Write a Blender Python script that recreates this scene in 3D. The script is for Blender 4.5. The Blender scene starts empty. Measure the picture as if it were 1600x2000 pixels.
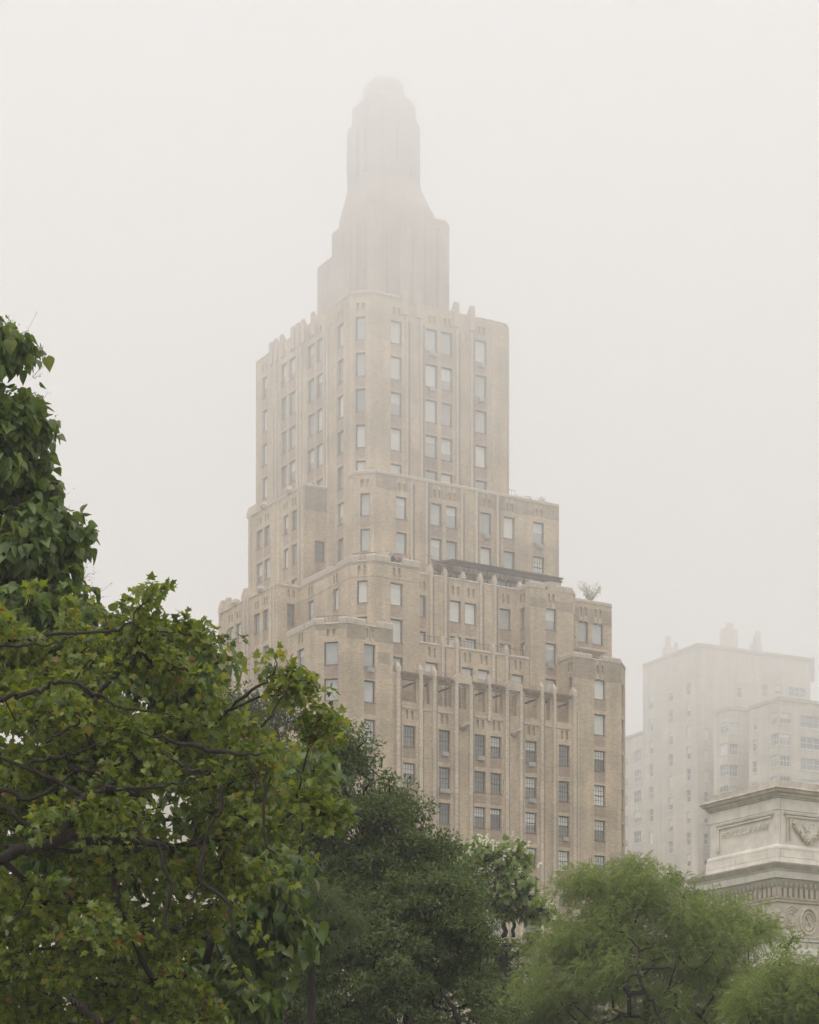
import bpy, math, random
import numpy as np
from mathutils import Vector, Matrix

# ------------------------------------------------------------------ camera, sky, sun, exposure
S = bpy.context.scene
COL = S.collection
F, CX, HY, EYE = 4473.0, 800.0, 2380.0, 1.7        # focal length and horizon of the photograph, in its pixels
cam = bpy.data.cameras.new('camera')
cam.sensor_fit = 'AUTO'
cam.sensor_width = 36.0
cam.lens = F / 2000.0 * 36.0
cam.shift_x = 0.0
cam.shift_y = (HY - 1000.0) / 2000.0
cam.clip_start = 0.1
cam.clip_end = 3000.0
co = bpy.data.objects.new('camera', cam)
COL.objects.link(co)
co.location = (0, 0, EYE)
co.rotation_euler = (math.pi / 2, 0, 0)
S.camera = co

SUN_EL, SUN_AZ = math.radians(62), math.radians(200)   # azimuth from +Y, clockwise
w = bpy.data.worlds.new('World')
S.world = w
w.use_nodes = True
nt = w.node_tree
nt.nodes.clear()
n_out = nt.nodes.new('ShaderNodeOutputWorld')
n_sky = nt.nodes.new('ShaderNodeTexSky')
n_sky.sky_type = 'NISHITA'
n_sky.sun_disc = False
n_sky.sun_elevation = SUN_EL
n_sky.sun_rotation = SUN_AZ
n_sky.air_density, n_sky.dust_density = 1.0, 5.0
n_b1 = nt.nodes.new('ShaderNodeBackground')
n_b1.inputs['Strength'].default_value = 0.05
nt.links.new(n_sky.outputs[0], n_b1.inputs['Color'])
n_b2 = nt.nodes.new('ShaderNodeBackground')            # the closed cloud deck: one even pale grey all round
n_b2.inputs['Color'].default_value = (1.0, 0.966, 0.985, 1)
n_b2.inputs['Strength'].default_value = 0.55
n_mx = nt.nodes.new('ShaderNodeMixShader')
n_mx.inputs[0].default_value = 0.92
nt.links.new(n_b1.outputs[0], n_mx.inputs[1])
nt.links.new(n_b2.outputs[0], n_mx.inputs[2])
nt.links.new(n_mx.outputs[0], n_out.inputs['Surface'])

sd = bpy.data.lights.new('sun', 'SUN')
sd.energy = 1.5
sd.angle = math.radians(40)
sd.color = (1.0, 0.968, 0.945)
so = bpy.data.objects.new('sun', sd)
COL.objects.link(so)
sdir = Vector((math.sin(SUN_AZ) * math.cos(SUN_EL), math.cos(SUN_AZ) * math.cos(SUN_EL), math.sin(SUN_EL)))
so.rotation_euler = sdir.to_track_quat('Z', 'Y').to_euler()
so.location = (0, 0, 300)

S.view_settings.view_transform = 'Standard'
S.view_settings.look = 'None'
S.view_settings.gamma = 1
S.view_settings.use_curve_mapping = False
S.view_settings.exposure = 1.33
cy = S.cycles
cy.max_bounces, cy.diffuse_bounces, cy.glossy_bounces = 10, 5, 3
cy.transmission_bounces, cy.volume_bounces, cy.transparent_max_bounces = 5, 6, 16
cy.use_denoising = True
cy.use_adaptive_sampling = True
cy.adaptive_threshold = 0.02
cy.sample_clamp_indirect = 4.0

RS = np.random.RandomState(7)
random.seed(7)

# ------------------------------------------------------------------ materials
def mat(name, color, rough=0.8, var=0.0, scale=3.0, bump=0.0, spec=0.3, stretch=(1, 1, 1), metal=0.0):
    m = bpy.data.materials.new(name)
    m.use_nodes = True
    t = m.node_tree
    b = t.nodes['Principled BSDF']
    b.inputs['Roughness'].default_value = rough
    b.inputs['Specular IOR Level'].default_value = spec
    b.inputs['Metallic'].default_value = metal
    b.inputs['Base Color'].default_value = (*color, 1)
    if var:
        tc = t.nodes.new('ShaderNodeTexCoord')
        mp = t.nodes.new('ShaderNodeMapping')
        mp.inputs['Scale'].default_value = stretch
        nz = t.nodes.new('ShaderNodeTexNoise')
        nz.inputs['Scale'].default_value = scale
        nz.inputs['Detail'].default_value = 6
        nz.inputs['Roughness'].default_value = 0.65
        rp = t.nodes.new('ShaderNodeValToRGB')
        rp.color_ramp.elements[0].position = 0.3
        rp.color_ramp.elements[1].position = 0.7
        rp.color_ramp.elements[0].color = (*[c * (1 - var) for c in color], 1)
        rp.color_ramp.elements[1].color = (*[min(1, c * (1 + var)) for c in color], 1)
        t.links.new(tc.outputs['Object'], mp.inputs['Vector'])
        t.links.new(mp.outputs[0], nz.inputs['Vector'])
        t.links.new(nz.outputs['Fac'], rp.inputs[0])
        t.links.new(rp.outputs[0], b.inputs['Base Color'])
        if bump:
            bp = t.nodes.new('ShaderNodeBump')
            bp.inputs['Strength'].default_value = bump
            bp.inputs['Distance'].default_value = 0.03
            t.links.new(nz.outputs['Fac'], bp.inputs['Height'])
            t.links.new(bp.outputs[0], b.inputs['Normal'])
    return m

def brick_mat(name, c1, c2, mortar, patch=0.21):
    """brickwork in wall metres (UV = metres along the wall, metres up) with broad weathered patches"""
    m = bpy.data.materials.new(name)
    m.use_nodes = True
    t = m.node_tree
    N, L = t.nodes, t.links
    b = N['Principled BSDF']
    b.inputs['Roughness'].default_value = 0.9
    b.inputs['Specular IOR Level'].default_value = 0.15
    uv = N.new('ShaderNodeUVMap')
    br = N.new('ShaderNodeTexBrick')
    br.inputs['Scale'].default_value = 1.0
    br.inputs['Brick Width'].default_value = 0.42
    br.inputs['Row Height'].default_value = 0.15
    br.inputs['Mortar Size'].default_value = 0.014
    br.inputs['Color1'].default_value = (*c1, 1)
    br.inputs['Color2'].default_value = (*c2, 1)
    br.inputs['Mortar'].default_value = (*mortar, 1)
    br.inputs['Bias'].default_value = -0.1
    tc = N.new('ShaderNodeTexCoord')
    big = N.new('ShaderNodeTexNoise')
    big.inputs['Scale'].default_value = 0.22
    big.inputs['Detail'].default_value = 8
    big.inputs['Roughness'].default_value = 0.62
    r1 = N.new('ShaderNodeMapRange')
    r1.inputs['From Min'].default_value, r1.inputs['From Max'].default_value = 0.3, 0.7
    r1.inputs['To Min'].default_value, r1.inputs['To Max'].default_value = 1 - patch, 1 + patch
    mp = N.new('ShaderNodeMapping')                     # rain streaks: narrow across, long down
    mp.inputs['Scale'].default_value = (1.6, 1.6, 0.09)
    st = N.new('ShaderNodeTexNoise')
    st.inputs['Scale'].default_value = 1.0
    st.inputs['Detail'].default_value = 4
    r2 = N.new('ShaderNodeMapRange')
    r2.inputs['From Min'].default_value, r2.inputs['From Max'].default_value = 0.3, 0.7
    r2.inputs['To Min'].default_value, r2.inputs['To Max'].default_value = 0.89, 1.10
    fine = N.new('ShaderNodeTexNoise')
    fine.inputs['Scale'].default_value = 5.0
    fine.inputs['Detail'].default_value = 3
    mpf = N.new('ShaderNodeMapping')
    mpf.inputs['Scale'].default_value = (0.6, 0.6, 1.5)
    r3 = N.new('ShaderNodeMapRange')
    r3.inputs['From Min'].default_value, r3.inputs['From Max'].default_value = 0.25, 0.75
    r3.inputs['To Min'].default_value, r3.inputs['To Max'].default_value = 0.82, 1.18
    m1 = N.new('ShaderNodeMath'); m1.operation = 'MULTIPLY'
    m2 = N.new('ShaderNodeMath'); m2.operation = 'MULTIPLY'
    mul = N.new('ShaderNodeVectorMath'); mul.operation = 'SCALE'
    L.new(uv.outputs[0], br.inputs['Vector'])
    L.new(tc.outputs['Object'], big.inputs['Vector'])
    L.new(tc.outputs['Object'], mp.inputs['Vector'])
    L.new(tc.outputs['Object'], mpf.inputs['Vector'])
    L.new(mpf.outputs[0], fine.inputs['Vector'])
    L.new(mp.outputs[0], st.inputs['Vector'])
    L.new(big.outputs['Fac'], r1.inputs['Value'])
    L.new(st.outputs['Fac'], r2.inputs['Value'])
    L.new(fine.outputs['Fac'], r3.inputs['Value'])
    L.new(r1.outputs[0], m1.inputs[0]); L.new(r2.outputs[0], m1.inputs[1])
    L.new(m1.outputs[0], m2.inputs[0]); L.new(r3.outputs[0], m2.inputs[1])
    pt = N.new('ShaderNodeTexBrick')                    # rebuilt areas, a few courses at a time
    pt.inputs['Scale'].default_value = 1.0
    pt.inputs['Brick Width'].default_value = 3.3
    pt.inputs['Row Height'].default_value = 1.9
    pt.inputs['Mortar Size'].default_value = 0.0
    pt.inputs['Color1'].default_value = (0.90, 0.90, 0.91, 1)
    pt.inputs['Color2'].default_value = (1.06, 1.05, 1.03, 1)
    L.new(uv.outputs[0], pt.inputs['Vector'])
    pm_ = N.new('ShaderNodeVectorMath'); pm_.operation = 'MULTIPLY'
    L.new(br.outputs['Color'], pm_.inputs[0])
    L.new(pt.outputs['Color'], pm_.inputs[1])
    L.new(pm_.outputs[0], mul.inputs[0])
    L.new(m2.outputs[0], mul.inputs['Scale'])
    L.new(mul.outputs[0], b.inputs['Base Color'])
    return m

def leaf_mat(name, cols, rough=0.42, trans=0.35, spec=0.5, tv=1.6):
    """cols: list of (position, rgb) over a random number per leaf"""
    m = bpy.data.materials.new(name)
    m.use_nodes = True
    t = m.node_tree
    N, L = t.nodes, t.links
    b = N['Principled BSDF']
    b.inputs['Roughness'].default_value = rough
    b.inputs['Specular IOR Level'].default_value = spec
    g = N.new('ShaderNodeNewGeometry')
    oi = N.new('ShaderNodeObjectInfo')
    ad = N.new('ShaderNodeMath'); ad.operation = 'ADD'
    fr = N.new('ShaderNodeMath'); fr.operation = 'FRACT'
    rp = N.new('ShaderNodeValToRGB')
    e = rp.color_ramp.elements
    while len(e) > 1:
        e.remove(e[-1])
    e[0].position, e[0].color = cols[0][0], (*cols[0][1], 1)
    for p, c in cols[1:]:
        x = e.new(p)
        x.color = (*c, 1)
    L.new(g.outputs['Random Per Island'], ad.inputs[0])
    L.new(oi.outputs['Random'], ad.inputs[1])
    L.new(ad.outputs[0], fr.inputs[0])
    L.new(fr.outputs[0], rp.inputs[0])
    L.new(rp.outputs[0], b.inputs['Base Color'])
    if trans:
        tr = N.new('ShaderNodeBsdfTranslucent')
        hs = N.new('ShaderNodeHueSaturation')
        hs.inputs['Hue'].default_value = 0.48
        hs.inputs['Saturation'].default_value = 1.1
        hs.inputs['Value'].default_value = tv
        mx = N.new('ShaderNodeMixShader')
        mx.inputs[0].default_value = trans
        L.new(rp.outputs[0], hs.inputs['Color'])
        L.new(hs.outputs[0], tr.inputs['Color'])
        L.new(b.outputs[0], mx.inputs[1])
        L.new(tr.outputs[0], mx.inputs[2])
        L.new(mx.outputs[0], N['Material Output'].inputs['Surface'])
    return m

def glass_mat(name, lo, hi, ior=2.0, rough=0.06):
    """window glass seen from the street: base colour holds dim room or curtain and some mirrored sky; varies from pane to pane"""
    m = bpy.data.materials.new(name)
    m.use_nodes = True
    t = m.node_tree
    N, L = t.nodes, t.links
    b = N['Principled BSDF']
    b.inputs['Roughness'].default_value = rough
    b.inputs['IOR'].default_value = ior
    oi = N.new('ShaderNodeObjectInfo')
    tc = N.new('ShaderNodeTexCoord')
    nz = N.new('ShaderNodeTexNoise')
    nz.inputs['Scale'].default_value = 1.1
    ad = N.new('ShaderNodeMath'); ad.operation = 'MULTIPLY_ADD'
    ad.inputs[1].default_value = 0.55
    mr = N.new('ShaderNodeMapRange')
    mr.inputs['From Min'].default_value, mr.inputs['From Max'].default_value = 0.2, 0.95
    mx = N.new('ShaderNodeMix'); mx.data_type = 'RGBA'
    mx.inputs[6].default_value = (*lo, 1)
    mx.inputs[7].default_value = (*hi, 1)
    L.new(tc.outputs['Object'], nz.inputs['Vector'])
    L.new(nz.outputs['Fac'], ad.inputs[0])
    mh = N.new('ShaderNodeMath'); mh.operation = 'MULTIPLY'; mh.inputs[1].default_value = 0.5
    L.new(oi.outputs['Random'], mh.inputs[0])
    L.new(mh.outputs[0], ad.inputs[2])
    L.new(ad.outputs[0], mr.inputs['Value'])
    L.new(mr.outputs[0], mx.inputs[0])
    L.new(mx.outputs[2], b.inputs['Base Color'])
    return m

M = {}
M['brick'] = brick_mat('buff_brick', (0.56, 0.455, 0.325), (0.475, 0.38, 0.27), (0.53, 0.445, 0.34))
M['dark_brick'] = brick_mat('dark_buff_brick', (0.30, 0.24, 0.185), (0.22, 0.175, 0.135), (0.29, 0.24, 0.195))
M['band_brick'] = brick_mat('band_brick', (0.41, 0.33, 0.245), (0.33, 0.265, 0.195), (0.38, 0.315, 0.24))
M['crown_brick'] = brick_mat('crown_brick', (0.43, 0.36, 0.285), (0.36, 0.30, 0.24), (0.40, 0.345, 0.28))  # shade put into the colour, against the bright fog light on the crown
M['light_brick'] = brick_mat('pale_buff_brick', (0.62, 0.53, 0.415), (0.56, 0.475, 0.37), (0.57, 0.50, 0.41), 0.1)
M['pink_brick'] = brick_mat('spandrel_brick', (0.44, 0.335, 0.25), (0.36, 0.27, 0.20), (0.41, 0.33, 0.26))
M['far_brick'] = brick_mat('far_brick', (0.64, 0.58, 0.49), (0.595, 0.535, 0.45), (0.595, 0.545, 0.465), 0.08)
M['coping'] = mat('coping_stone', (0.54, 0.465, 0.385), 0.85, 0.18, 1.2, 0.2)
M['marble'] = mat('weathered_marble', (0.72, 0.68, 0.60), 0.8, 0.16, 1.3, 0.25)
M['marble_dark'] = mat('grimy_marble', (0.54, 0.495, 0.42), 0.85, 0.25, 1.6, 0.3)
M['marble_relief'] = mat('relief_marble', (0.58, 0.525, 0.43), 0.8, 0.2, 3.0, 0.3)
M['frame'] = mat('window_frame_paint', (0.10, 0.085, 0.07), 0.5, 0.1, 6)
M['white_frame'] = mat('white_window_frame', (0.72, 0.71, 0.68), 0.5, 0.05, 6)
M['glass'] = glass_mat('window_glass', (0.28, 0.285, 0.275), (0.64, 0.65, 0.63))  # pale base colour has part of the sky's reflection painted in
M['glass_dark'] = glass_mat('paned_window_glass', (0.12, 0.12, 0.115), (0.40, 0.40, 0.375))
M['room'] = mat('room_interior', (0.07, 0.062, 0.052), 0.9, 0.4, 0.8)
M['blind'] = glass_mat('window_blind', (0.62, 0.62, 0.57), (0.80, 0.80, 0.75), 1.6)
M['tile'] = mat('roof_tile_clay', (0.17, 0.105, 0.075), 0.8, 0.3, 4)
M['metal'] = mat('grey_metal', (0.45, 0.43, 0.40), 0.5, 0.15, 4)
M['dark_timber'] = mat('dark_timber', (0.10, 0.075, 0.055), 0.8, 0.3, 5)
M['green_roof'] = mat('green_awning', (0.12, 0.15, 0.12), 0.7, 0.2, 3)
M['bark'] = mat('bark', (0.028, 0.022, 0.017), 0.9, 0.45, 9, 0.5, stretch=(1, 1, 0.35))
M['bark_plane'] = mat('plane_tree_bark', (0.026, 0.020, 0.015), 0.85, 0.45, 5, 0.4)
M['ground'] = mat('ground_mix', (0.09, 0.10, 0.055), 0.95, 0.4, 0.6, 0.3)
M['paving'] = mat('paving_stone', (0.26, 0.25, 0.23), 0.9, 0.2, 1.5)

# ------------------------------------------------------------------ object helpers
def link(o, parent=None):
    COL.objects.link(o)
    if parent is not None:
        o.parent = parent
    return o

def tag(o, label=None, cat=None, group=None, kind=None):
    for k, v in (('label', label), ('category', cat), ('group', group), ('kind', kind)):
        if v:
            o[k] = v
    return o

def empty(name, loc, label=None, cat=None, group=None, rz=0.0):
    o = bpy.data.objects.new(name, None)
    o.empty_display_size = 0.5
    o.location = loc
    o.rotation_euler.z = rz
    link(o)
    return tag(o, label, cat, group)

class MB:
    """collects polygons of one mesh"""
    def __init__(s):
        s.v, s.f, s.mi, s.uv = [], [], [], []
    def poly(s, pts, mi=0, uv=None):
        i = len(s.v)
        s.v += [tuple(p) for p in pts]
        s.f.append(tuple(range(i, i + len(pts))))
        s.mi.append(mi)
        s.uv.append(uv or [(p[0] + p[1], p[2]) for p in pts])
    def hexa(s, c, mi=0):
        """c: eight corners, bottom ring then top ring"""
        b, t = c[:4], c[4:]
        s.poly([b[3], b[2], b[1], b[0]], mi)
        s.poly(t, mi)
        for i in range(4):
            j = (i + 1) % 4
            s.poly([b[i], b[j], t[j], t[i]], mi)
    def box(s, x0, x1, y0, y1, z0, z1, mi=0):
        s.hexa([(x0, y0, z0), (x1, y0, z0), (x1, y1, z0), (x0, y1, z0), (x0, y0, z1), (x1, y0, z1), (x1, y1, z1), (x0, y1, z1)], mi)
    def prism(s, ring, z0, z1, mi=0, ring2=None):
        r2 = ring2 or ring
        n = len(ring)
        s.poly([(x, y, z1) for x, y in r2], mi)
        s.poly([(x, y, z0) for x, y in reversed(ring)], mi)
        d = 0.0
        for i in range(n):
            j = (i + 1) % n
            a, b = ring[i], ring[j]
            l = math.hypot(b[0] - a[0], b[1] - a[1])
            s.poly([(*a, z0), (*b, z0), (*r2[j], z1), (*r2[i], z1)], mi, [(d, z0), (d + l, z0), (d + l, z1), (d, z1)])
            d += l
    def tube(s, pts, radii, n=6, mi=0):
        prev = None
        for k, (p, r) in enumerate(zip(pts, radii)):
            p = Vector(p)
            a = Vector(pts[max(k - 1, 0)]); b = Vector(pts[min(k + 1, len(pts) - 1)])
            d = (b - a).normalized() if (b - a).length > 1e-6 else Vector((0, 0, 1))
            x = d.orthogonal().normalized() if prev is None else (prev - d * prev.dot(d)).normalized()
            prev = x
            y = d.cross(x)
            ring = [p + (x * math.cos(2 * math.pi * i / n) + y * math.sin(2 * math.pi * i / n)) * r for i in range(n)]
            i0 = len(s.v)
            s.v += [tuple(q) for q in ring]
            if k:
                for i in range(n):
                    j = (i + 1) % n
                    s.f.append((i0 - n + i, i0 - n + j, i0 + j, i0 + i)); s.mi.append(mi); s.uv.append([(0, 0)] * 4)
            if k in (0, len(pts) - 1):
                s.f.append(tuple(range(i0, i0 + n)) if k else tuple(reversed(range(i0, i0 + n)))); s.mi.append(mi); s.uv.append([(0, 0)] * n)
    def sphere(s, c, r, mi=0, sq=(1, 1, 1)):
        """a small 8-sided knob"""
        st = [(-1, 0), (-0.7, 0.71), (0, 1), (0.7, 0.71), (1, 0)]
        rings = []
        for h, q in st:
            i0 = len(s.v)
            if q == 0:
                s.v.append((c[0], c[1], c[2] + h * r * sq[2])); rings.append([i0])
            else:
                for k in range(6):
                    a = k * math.pi / 3
                    s.v.append((c[0] + math.cos(a) * q * r * sq[0], c[1] + math.sin(a) * q * r * sq[1], c[2] + h * r * sq[2]))
                rings.append(list(range(i0, i0 + 6)))
        for A, B in zip(rings, rings[1:]):
            for k in range(6):
                j = (k + 1) % 6
                f = (A[0], B[j], B[k]) if len(A) == 1 else (A[k], A[j], B[0]) if len(B) == 1 else (A[k], A[j], B[j], B[k])
                s.f.append(f); s.mi.append(mi); s.uv.append([(0, 0)] * len(f))
    def mesh(s, name, mats, off=(0, 0, 0), smooth=False):
        me = bpy.data.meshes.new(name)
        o = off
        me.from_pydata([(x - o[0], y - o[1], z - o[2]) for x, y, z in s.v], [], s.f)
        for m in (mats if isinstance(mats, (list, tuple)) else [mats]):
            me.materials.append(m)
        me.polygons.foreach_set('material_index', s.mi)
        u = me.uv_layers.new(name='UVMap')
        u.data.foreach_set('uv', [c for f in s.uv for p in f for c in p])
        if smooth:
            me.polygons.foreach_set('use_smooth', [True] * len(s.f))
        me.update()
        return me
    def build(s, name, mats, parent=None, world=True, smooth=False):
        """world: the vertices are world coordinates (the parent is an unrotated Empty)"""
        off = parent.location if (parent is not None and world) else (0, 0, 0)
        o = bpy.data.objects.new(name, s.mesh(name, mats, off, smooth))
        return link(o, parent)

def inst(name, me, parent=None, loc=(0, 0, 0), rz=0.0, scale=None):
    o = bpy.data.objects.new(name, me)
    o.location = loc
    o.rotation_euler.z = rz
    if scale:
        o.scale = scale
    return link(o, parent)

def at(px, py, Y):
    return Vector(((px - CX) / F * Y, Y, EYE + (HY - py) / F * Y))

# ------------------------------------------------------------------ wall faces
class Face:
    """a vertical plane from p0 to p1 (left to right seen from outside)"""
    def __init__(s, p0, p1):
        s.p0 = Vector(p0); s.p1 = Vector(p1)
        s.L = (s.p1 - s.p0).length
        s.d = (s.p1 - s.p0) / s.L
        s.n = Vector((s.d.y, -s.d.x))
        s.rz = math.atan2(s.d.y, s.d.x)
    def s_of(s, px):
        k = (px - CX) / F
        return (k * s.p0.y - s.p0.x) / (s.d.x - k * s.d.y)
    def z_of(s, px, py):
        y = s.p0.y + s.s_of(px) * s.d.y
        return EYE + (HY - py) / F * y
    def pt(s, t, z, out=0.0):
        q = s.p0 + s.d * t + s.n * out
        return (q.x, q.y, z)

def wall_mesh(mb, fc, z0, z1, openings, back=None):
    """openings: (s0, s1, za, zb, depth, kind): kind 'win' closes with a dark back, 'niche' with brick and a rounded head, 'hole' stays open, 'arch' open with a rounded head"""
    ss = sorted({0.0, fc.L, *[round(o[0], 4) for o in openings], *[round(o[1], 4) for o in openings]})
    zs = sorted({z0, z1, *[round(o[2], 4) for o in openings], *[round(o[3], 4) for o in openings]})
    ss = [x for x in ss if -1e-6 <= x <= fc.L + 1e-6]
    zs = [x for x in zs if z0 - 1e-6 <= x <= z1 + 1e-6]
    def inside(a, b):
        return any(o[0] < a < o[1] and o[2] < b < o[3] for o in openings)
    for j in range(len(zs) - 1):                        # merge runs of cells along each row
        run = None
        for i in range(len(ss) - 1):
            hole = inside((ss[i] + ss[i + 1]) / 2, (zs[j] + zs[j + 1]) / 2)
            if not hole and run is None:
                run = ss[i]
            if run is not None and (hole or i == len(ss) - 2):
                e = ss[i] if hole else ss[i + 1]
                for off, flip in ((0.0, False),) + (((-back, True),) if back else ()):
                    q = [fc.pt(run, zs[j], off), fc.pt(e, zs[j], off), fc.pt(e, zs[j + 1], off), fc.pt(run, zs[j + 1], off)]
                    uv = [(run, zs[j]), (e, zs[j]), (e, zs[j + 1]), (run, zs[j + 1])]
                    if flip:
                        q.reverse(); uv.reverse()
                    mb.poly(q, 0, uv)
                run = None
    for s0, s1, za, zb, dp, kind in openings:
        P = fc.pt
        for (a, b) in (((s0, za), (s1, za)), ((s1, za), (s1, zb)), ((s1, zb), (s0, zb)), ((s0, zb), (s0, za))):
            l = abs(a[0] - b[0]) + abs(a[1] - b[1])
            mb.poly([P(a[0], a[1], 0), P(b[0], b[1], 0), P(b[0], b[1], -dp), P(a[0], a[1], -dp)][::-1], 0, [(0, 0), (0, dp), (l, dp), (l, 0)])
        if kind in ('win', 'niche'):
            mb.poly([P(s0, za, -dp), P(s1, za, -dp), P(s1, zb, -dp), P(s0, zb, -dp)], 1 if kind == 'win' else 0, [(s0, za), (s1, za), (s1, zb), (s0, zb)])
        if kind in ('niche', 'arch'):                   # spandrels of the rounded head
            r = (s1 - s0) / 2
            m = (s0 + s1) / 2
            for sg in (-1, 1):
                arc = [(m + sg * r * math.cos(a), zb - r + r * math.sin(a)) for a in (0, math.pi / 6, math.pi / 3, math.pi / 2)]
                pts = [(m + sg * r, zb)] + (arc if sg > 0 else arc)
                q = [P(x, z, 0.004 - 0.006) for x, z in pts]
                mb.poly(q if sg < 0 else q[::-1], 0, [(x, z) for x, z in (pts if sg < 0 else pts[::-1])])
    return mb

WIN_CACHE = {}
def window_mesh(w, h, style):
    k = (round(w, 2), round(h, 2), style)
    if k in WIN_CACHE:
        return WIN_CACHE[k]
    w, h = k[0], k[1]
    fr = MB()
    t = 0.085 if style != 'white' else 0.07
    x0, x1 = -w / 2, w / 2
    fr.box(x0, x1, 0, 0.09, 0, t); fr.box(x0, x1, 0, 0.09, h - t, h)
    fr.box(x0, x0 + t, 0, 0.09, t, h - t); fr.box(x1 - t, x1, 0, 0.09, t, h - t)
    mids = []
    if style == 'multi':
        fr.box(x0 + t, x1 - t, 0.003, 0.075, h / 2 - 0.045, h / 2 + 0.045)
        mu = 0.034
        for i in (1, 2, 3):
            x = x0 + t + (w - 2 * t) * i / 4
            for a, b in ((t, h / 2 - 0.045), (h / 2 + 0.045, h - t)):
                fr.box(x - mu / 2, x + mu / 2, 0.012, 0.06, a, b)
        for zz in (h * 0.27, h * 0.73):
            fr.box(x0 + t, x1 - t, 0.016, 0.058, zz - mu / 2, zz + mu / 2)
    elif style == 'white':
        fr.box(x0 + t, x1 - t, 0.003, 0.075, h / 2 - 0.04, h / 2 + 0.04)
        if w > 1.3:
            for i in (1, 2):
                x = x0 + w * i / 3
                fr.box(x - 0.035, x + 0.035, 0.006, 0.07, t, h - t)
    elif style == 'sash':
        fr.box(x0 + t, x1 - t, 0.003, 0.075, h * 0.5 - 0.03, h * 0.5 + 0.03)
    me = fr.mesh('window_frame', M['white_frame'] if style == 'white' else M['frame'])
    pn = MB()
    pn.poly([(x0 + t * .5, 0.045, t * .5), (x1 - t * .5, 0.045, t * .5), (x1 - t * .5, 0.045, h - t * .5), (x0 + t * .5, 0.045, h - t * .5)])
    pm = pn.mesh('window_pane', M['glass' if style == 'single' else 'glass_dark'])
    WIN_CACHE[k] = (me, pm)
    return WIN_CACHE[k]

BLIND = {}
def blind_mesh(w, h):
    k = (round(w, 2), round(h, 2))
    if k not in BLIND:
        b = MB()
        b.box(-k[0] / 2, k[0] / 2, 0, 0.01, -k[1], 0)
        BLIND[k] = b.mesh('blind', M['blind'])
    return BLIND[k]

RW = random.Random(11)
def add_window(root, fc, s0, s1, za, zb, style='single', blind=None, inset=0.24, inner=None):
    w, h = s1 - s0 - 0.01, zb - za - 0.01
    me, pm = window_mesh(w, h, style)
    p = Vector(fc.pt((s0 + s1) / 2, za + 0.005, -inset)) - root.location
    o = inst('window', me, root, p, fc.rz)
    inst('pane', pm, o)
    if blind is None:
        r = RW.random()
        blind = (0 if r < 0.42 else 1.0 if r < 0.74 else RW.uniform(0.25, 0.7)) if style == 'single' else (0 if r < 0.5 else 1.0 if r < 0.62 else RW.uniform(0.25, 0.6))
    if blind > 0:
        inst('blind', blind_mesh(w - 0.16, (h - 0.16) * blind), o, (0, 0.032, h - 0.08))
    return o

def strip(root, fc, s0, s1, z0, z1, out, name, m, drop=0.0):
    """an upright brick strip standing proud of the wall"""
    mb = MB()
    i = -0.02
    a, b, c, d = fc.pt(s0, 0, i), fc.pt(s1, 0, i), fc.pt(s1, 0, out), fc.pt(s0, 0, out)
    ring = [(q[0], q[1]) for q in (d, c, b, a)]
    mb.prism(ring, z0, z1)
    return mb.build(name, m, root)

def band(bk, z0, z1, s0=0.02, s1=None, out=0.01):
    """a course of darker brick, left out where arched niches are sunk into it"""
    s1 = bk.fc.L - 0.02 if s1 is None else s1
    t = s0
    for a, b in sorted((o[0] - .03, o[1] + .03) for o in bk.op if o[5] == 'niche' and o[3] > z0 and o[2] < z1):
        if a > t and b < s1:
            strip(root, bk.fc, t, a, z0, z1, out, 'brick_band', M['band_brick'])
            t = b
    if s1 - t > .05:
        strip(root, bk.fc, t, s1, z0, z1, out, 'brick_band', M['band_brick'])

COPE = {}
def coping_mesh(l, h, dp, lip):
    k = (round(l, 2), round(h, 2), dp, lip)
    if k not in COPE:
        b = MB()
        l2 = k[0] / 2 - 0.012
        pr = [(-lip, 0), (dp, 0), (dp, h), (-lip + 0.14, h), (-lip, h - 0.12)]   # (inward, up)
        A = [(-l2, y, z) for y, z in pr]; B = [(l2, y, z) for y, z in pr]
        b.poly(A[::-1]); b.poly(B)
        for i in range(5):
            j = (i + 1) % 5
            b.poly([A[i], A[j], B[j], B[i]])
        COPE[k] = b.mesh('coping_stone', M['coping'])
    return COPE[k]

def coping(root, fc, s0, s1, z, h=0.42, dp=0.5, lip=0.07, step=1.15):
    n = max(1, round((s1 - s0) / step))
    l = (s1 - s0) / n
    for i in range(n):
        p = Vector(fc.pt(s0 + (i + 0.5) * l, z + 0.002)) - root.location
        inst('coping_stone', coping_mesh(l, h, dp, lip), root, p, fc.rz)

MERL = {}
def merlon(root, fc, s, z, w=0.55, h=0.9, dp=0.5, out=0.12, kind='point'):
    k = (w, h, dp, out, kind)
    if k not in MERL:
        b = MB()
        x = w / 2
        if kind == 'fin':                               # tall at the outer face, sloping down inward
            b.hexa([(-x, -out, 0), (x, -out, 0), (x, dp, 0), (-x, dp, 0), (-x, -out, h), (x, -out, h), (x, dp, h * 0.15), (-x, dp, h * 0.15)])
        else:
            b.box(-x, x, -out, dp, 0, h * 0.45)
            t = x * 0.5
            b.hexa([(-x, -out, h * 0.45), (x, -out, h * 0.45), (x, dp, h * 0.45), (-x, dp, h * 0.45), (-t, -out * 0.2, h), (t, -out * 0.2, h), (t, dp * 0.6, h), (-t, dp * 0.6, h)])
        MERL[k] = b.mesh('merlon', M['light_brick'])
    return inst('merlon', MERL[k], root, Vector(fc.pt(s, z - 0.01)) - root.location, fc.rz)

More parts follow.
